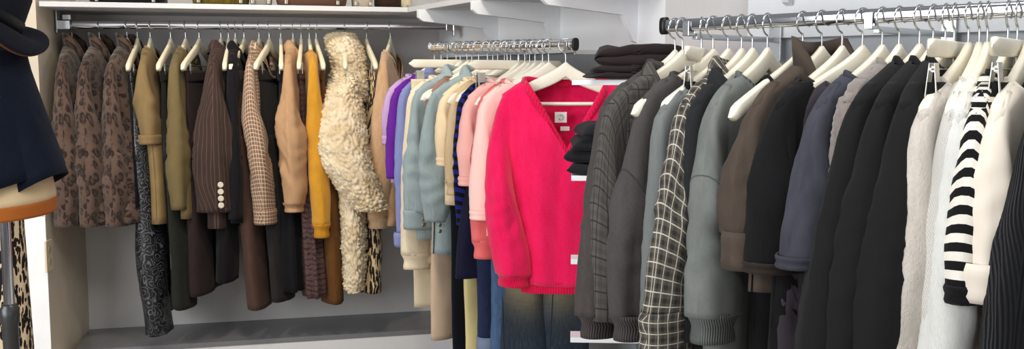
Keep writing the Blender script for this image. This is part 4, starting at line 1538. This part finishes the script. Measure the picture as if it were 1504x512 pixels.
top('sweatshirt', 'grey green sweatshirt', 'washed grey green sweatshirt with drop shoulder seam', 'sweatshirt', RR, 1128, 505, 520, cloth('grey green fleece', (102, 106, 103), 'wash', (122, 126, 122), var=.06), hx=1040, W=.205, T=.03, b=.040, cw=.12, flare=.03, band=cloth('grey green rib', (96, 100, 98), w='rib'), seam=.42, cuffh=.05, amp=.009, res=1.2, nw=.115)
top('camisole', 'narrow black camisole', 'narrow black top mostly hidden behind a bare hanger tip', 'top', RR, 1180, 600, 600, cloth('black jersey', (22, 22, 24)), hx=1070, W=.13, bare=True, T=.03, nw=.10, sleeves=False, neck='crew', sag=.06, straps=.105)
g, phi, P, zs_, zh, zc = top('utility_jacket', 'dark brown jacket with rolled sleeve', 'dark brown canvas jacket with rolled sleeve on the dark rail', 'jacket', RR, 1208, 395, 425, cloth('brown canvas', (70, 61, 54), 'wash', (84, 73, 65), w='twill', var=.1), hx=1096, W=.195, T=.03, b=.040, arm=.2, cw=.12, flare=.05, neck='zip', nw=.075, nd=.12, cuffh=.06, cuffout=.004, amp=.010, res=1.5, bulge=.02)
top('mesh_dress', 'long black patterned dress', 'long black dress with faint dark flowers below the denim tee', 'dress', RR, 1212, 640, 640, cloth('black mesh', (30, 30, 33), 'floral', (14, 14, 16), k=.8), hx=1132, W=.15, T=.03, nw=.115, sleeves=False, hk=None, Wh=.20, nd=.085, sag=.012)
top('denim_tee', 'black denim tee', 'black short-sleeved denim top with tan topstitched hem', 't-shirt', RR, 1238, 400, 560, cloth('raw black denim', (22, 21, 23), 'denim', (30, 29, 30), (17, 16, 18), w='twill'), hx=1132, W=.20, T=.032, b=.048, arm=.2, cw=.15, flare=.05, nw=.126, cuffh=.012, cuffout=.0006, band=cloth('topstitched hem', (46, 40, 36), w='twill'), sag=.0)
top('long_dress', 'plum grey long dress', 'plum grey long jersey dress beside the black denim tee', 'dress', RR, 1268, 640, 640, cloth('plum grey jersey', (62, 56, 63), var=.08), hx=1132, W=.15, bare=True, T=.032, b=.03, cw=.10, flare=.04, nw=.10, sag=.02)
top('washed_tee', 'slate blue washed tee', 'slate blue washed boxy tee with raw sleeve hem', 't-shirt', RR, 1297, 392, 430, cloth('slate jersey', (54, 55, 62), 'wash', (72, 73, 84), var=.1), hx=1190, W=.195, T=.034, b=.046, arm=.22, cw=.17, flare=.05, nw=.115, cuffh=.014, cuffout=.0006, armout=.02, band=cloth('slate raw edge', (58, 59, 68), w='twill'))
top('fur_jacket', 'grey brown fluffy jacket', 'grey brown fluffy fur jacket squeezed between slate tee and black blazers', 'jacket', RR, 1322, 480, 470, cloth('grey fur', (112, 102, 98), 'heather', (136, 126, 120), w='fuzzy', sheen=.5), hx=1228, W=.185, T=.030, b=.03, cw=.12, nw=.07, nd=.08, fur=curls_small, res=2.2, flare=.01)
BLK = cloth('black suiting', (25, 25, 26), w='twill', rough=.8, var=.06)
for i, (px, hx, lab) in enumerate([(1352, 1242, 'first of three black blazers, beside the grey brown fur jacket'), (1372, 1280, 'middle one of three black blazers on the dark rail'), (1390, 1320, 'last of three black blazers, beside the clipped black trousers and beige sweater')]):
    top('blazer', ['first', 'middle', 'last'][i] + ' black blazer', lab, 'blazer', RR, px, 560, 580, BLK, hx=hx, W=.195, T=.034, b=.050, arm=.24, cw=.15, flare=.07, neck='crew', nw=.07, nd=.12, sag=-.002, amp=.007, res=1.2, group='black blazers on the dark rail', bulge=.03, armout=.03)
bottoms('black_trousers', 'black trousers between blazer and beige sweater', 'black high-waisted trousers clipped between the last black blazer and the beige sweater', 'trousers', RR, 1403, 640, cloth('deep black crepe', (17, 17, 18), rough=.75), hx=1363, W=.155, b=.035, legw=.2, hk='bar', topb=.016)
top('sweater', 'heather beige sweater', 'heather beige grey fuzzy sweater beside the clipped black trousers', 'sweater', RR, 1424, 570, 560, cloth('heather beige knit', (186, 178, 168), 'heather', (206, 199, 190), w='fuzzy', sheen=.3), hx=1346, W=.2, T=.034, b=.046, arm=.22, cw=.12, flare=.05, amp=.008, res=1.3, armout=.03, nw=.115, nd=.085, sag=.012)
top('cardigan', 'pale grey fine cardigan', 'pale grey fine cardigan edge between beige and light grey sweaters', 'cardigan', RR, 1440, 560, 560, cloth('pale grey knit', (200, 198, 192), w='knit', var=.05), hx=1392, W=.2, T=.026, b=.030, cw=.12, flare=.03, armout=.02, nw=.115, nd=.085, sag=.012)
top('sweatshirt', 'light grey marl sweatshirt', 'light grey marl sweatshirt beside the striped tee', 'sweatshirt', RR, 1452, 570, 560, cloth('light marl', (200, 200, 196), 'heather', (216, 216, 212), w='jersey', var=.05), hx=1404, W=.2, T=.03, b=.040, arm=.22, cw=.12, flare=.04, amp=.008, res=1.2, armout=.02, nw=.115, nd=.085, sag=.012)
bottoms('black_trousers', 'black trousers behind the striped tee', 'black trousers clipped on the last visible flat bar behind the striped tee', 'trousers', RR, 1496, 640, cloth('deep black crepe'and 'deep black wool', (19, 19, 21), rough=.75), hx=1457, W=.15, b=.035, legw=.2, hk='bar', topb=.016)
top('striped_tee', 'black and white striped tee', 'black and white striped tee with long slanted sleeve hem', 't-shirt', RR, 1482, 440, 560, cloth('monochrome stripe', (226, 220, 210), 'stripe', (20, 20, 22), k=.5), hx=1428, W=.195, T=.03, b=.036, arm=.24, cw=.17, flare=.03, armout=.03, cuffh=.02, cuffout=.002, band=cloth('black edge', (22, 22, 24), w='rib'), nw=.115)
top('sweatshirt', 'white sweatshirt', 'warm white top with folded cuff beside the striped tee', 'sweatshirt', RR, 1512, 440, 560, cloth('warm white jersey', (226, 216, 202), var=.03), hx=1455, W=.195, T=.034, b=.042, arm=.22, cw=.14, flare=.03, cuffh=.05, cuffout=.006, amp=.010, armout=.02, res=1.2, nw=.115, nd=.085, sag=.012)
top('ribbed_cardigan', 'black ribbed cardigan', 'black ribbed knit at the edge of the picture on the dark rail', 'cardigan', RR, 1576, 600, 600, cloth('black rib', (22, 23, 27), w='widerib'), hx=1518, W=.2, T=.034, b=.05, arm=.24, cw=.14, flare=.07, armout=.03, res=1.2, nw=.115, nd=.085, sag=.012)

# ================================================================== LIGHT, WORLD, CAMERA
def area(name, loc, tgt, sx, sy, power, col=(1, 1, 1)):
    l = bpy.data.lights.new(name, 'AREA')
    l.shape = 'RECTANGLE'; l.size = sx; l.size_y = sy; l.energy = power; l.color = col
    o = bpy.data.objects.new(name, l)
    COL.objects.link(o)
    o.location = loc
    d = V(tgt) - V(loc)
    o.rotation_euler = d.to_track_quat('-Z', 'Y').to_euler()
    return o


area('shop_window_light', (-3.1, -.6, 1.95), (.4, 2.8, 1.3), 3.2, 2.2, 172, (.97, .985, 1.0))
area('front_window_light', (1.4, -2.7, 1.9), (.4, 3, 1.3), 5.0, 2.2, 34, (.97, .985, 1.0))
area('ceiling_panel_light', (.3, 1.2, 3.0), (.4, 2.2, 1.2), 1.6, .8, 30, (1, .98, .95))
for k, (x, y, tx, ty, e) in enumerate([(-1.35, 2.3, -1.3, 3.6, 26), (-.55, 2.5, -.6, 3.8, 26)]):
    l = bpy.data.lights.new('ceiling_spot', 'SPOT')
    l.energy = e * 2.4; l.spot_size = R(62); l.spot_blend = .8; l.shadow_soft_size = .06; l.color = (1, .86, .68)
    o = bpy.data.objects.new('ceiling_spot', l); COL.objects.link(o)
    o.location = (x, y, 2.75)
    o.rotation_euler = (V((tx, ty, 1.3)) - V((x, y, 2.75))).to_track_quat('-Z', 'Y').to_euler()
w = bpy.data.worlds.new('world')
SC.world = w
w.use_nodes = True
nt = w.node_tree
bgn = nt.nodes['Background']
tc = nt.nodes.new('ShaderNodeTexCoord')
sp_ = nt.nodes.new('ShaderNodeSeparateXYZ')
nt.links.new(tc.outputs['Generated'], sp_.inputs[0])
rp = nt.nodes.new('ShaderNodeValToRGB')
rp.color_ramp.elements[0].color = (.30, .30, .30, 1)
rp.color_ramp.elements[1].color = (.92, .95, 1, 1)
rp.color_ramp.elements[0].position = .35
rp.color_ramp.elements[1].position = .8
mp = nt.nodes.new('ShaderNodeMath'); mp.operation = 'MULTIPLY_ADD'
mp.inputs[1].default_value = .5; mp.inputs[2].default_value = .5
nt.links.new(sp_.outputs[2], mp.inputs[0])
nt.links.new(mp.outputs[0], rp.inputs[0])
nt.links.new(rp.outputs[0], bgn.inputs[0])
bgn.inputs[1].default_value = .26

cam = bpy.data.cameras.new('camera')
cam.sensor_width = 36
cam.lens = 36 * FPX / 1504
cam.clip_start = .05
co = bpy.data.objects.new('camera', cam)
COL.objects.link(co)
co.location = EYE
co.rotation_euler = (PI / 2 - PITCH, 0, 0)
SC.camera = co
SC.view_settings.view_transform = 'Standard'
SC.view_settings.look = 'None'
SC.view_settings.gamma = 1
SC.view_settings.use_curve_mapping = False
SC.view_settings.exposure = -.08
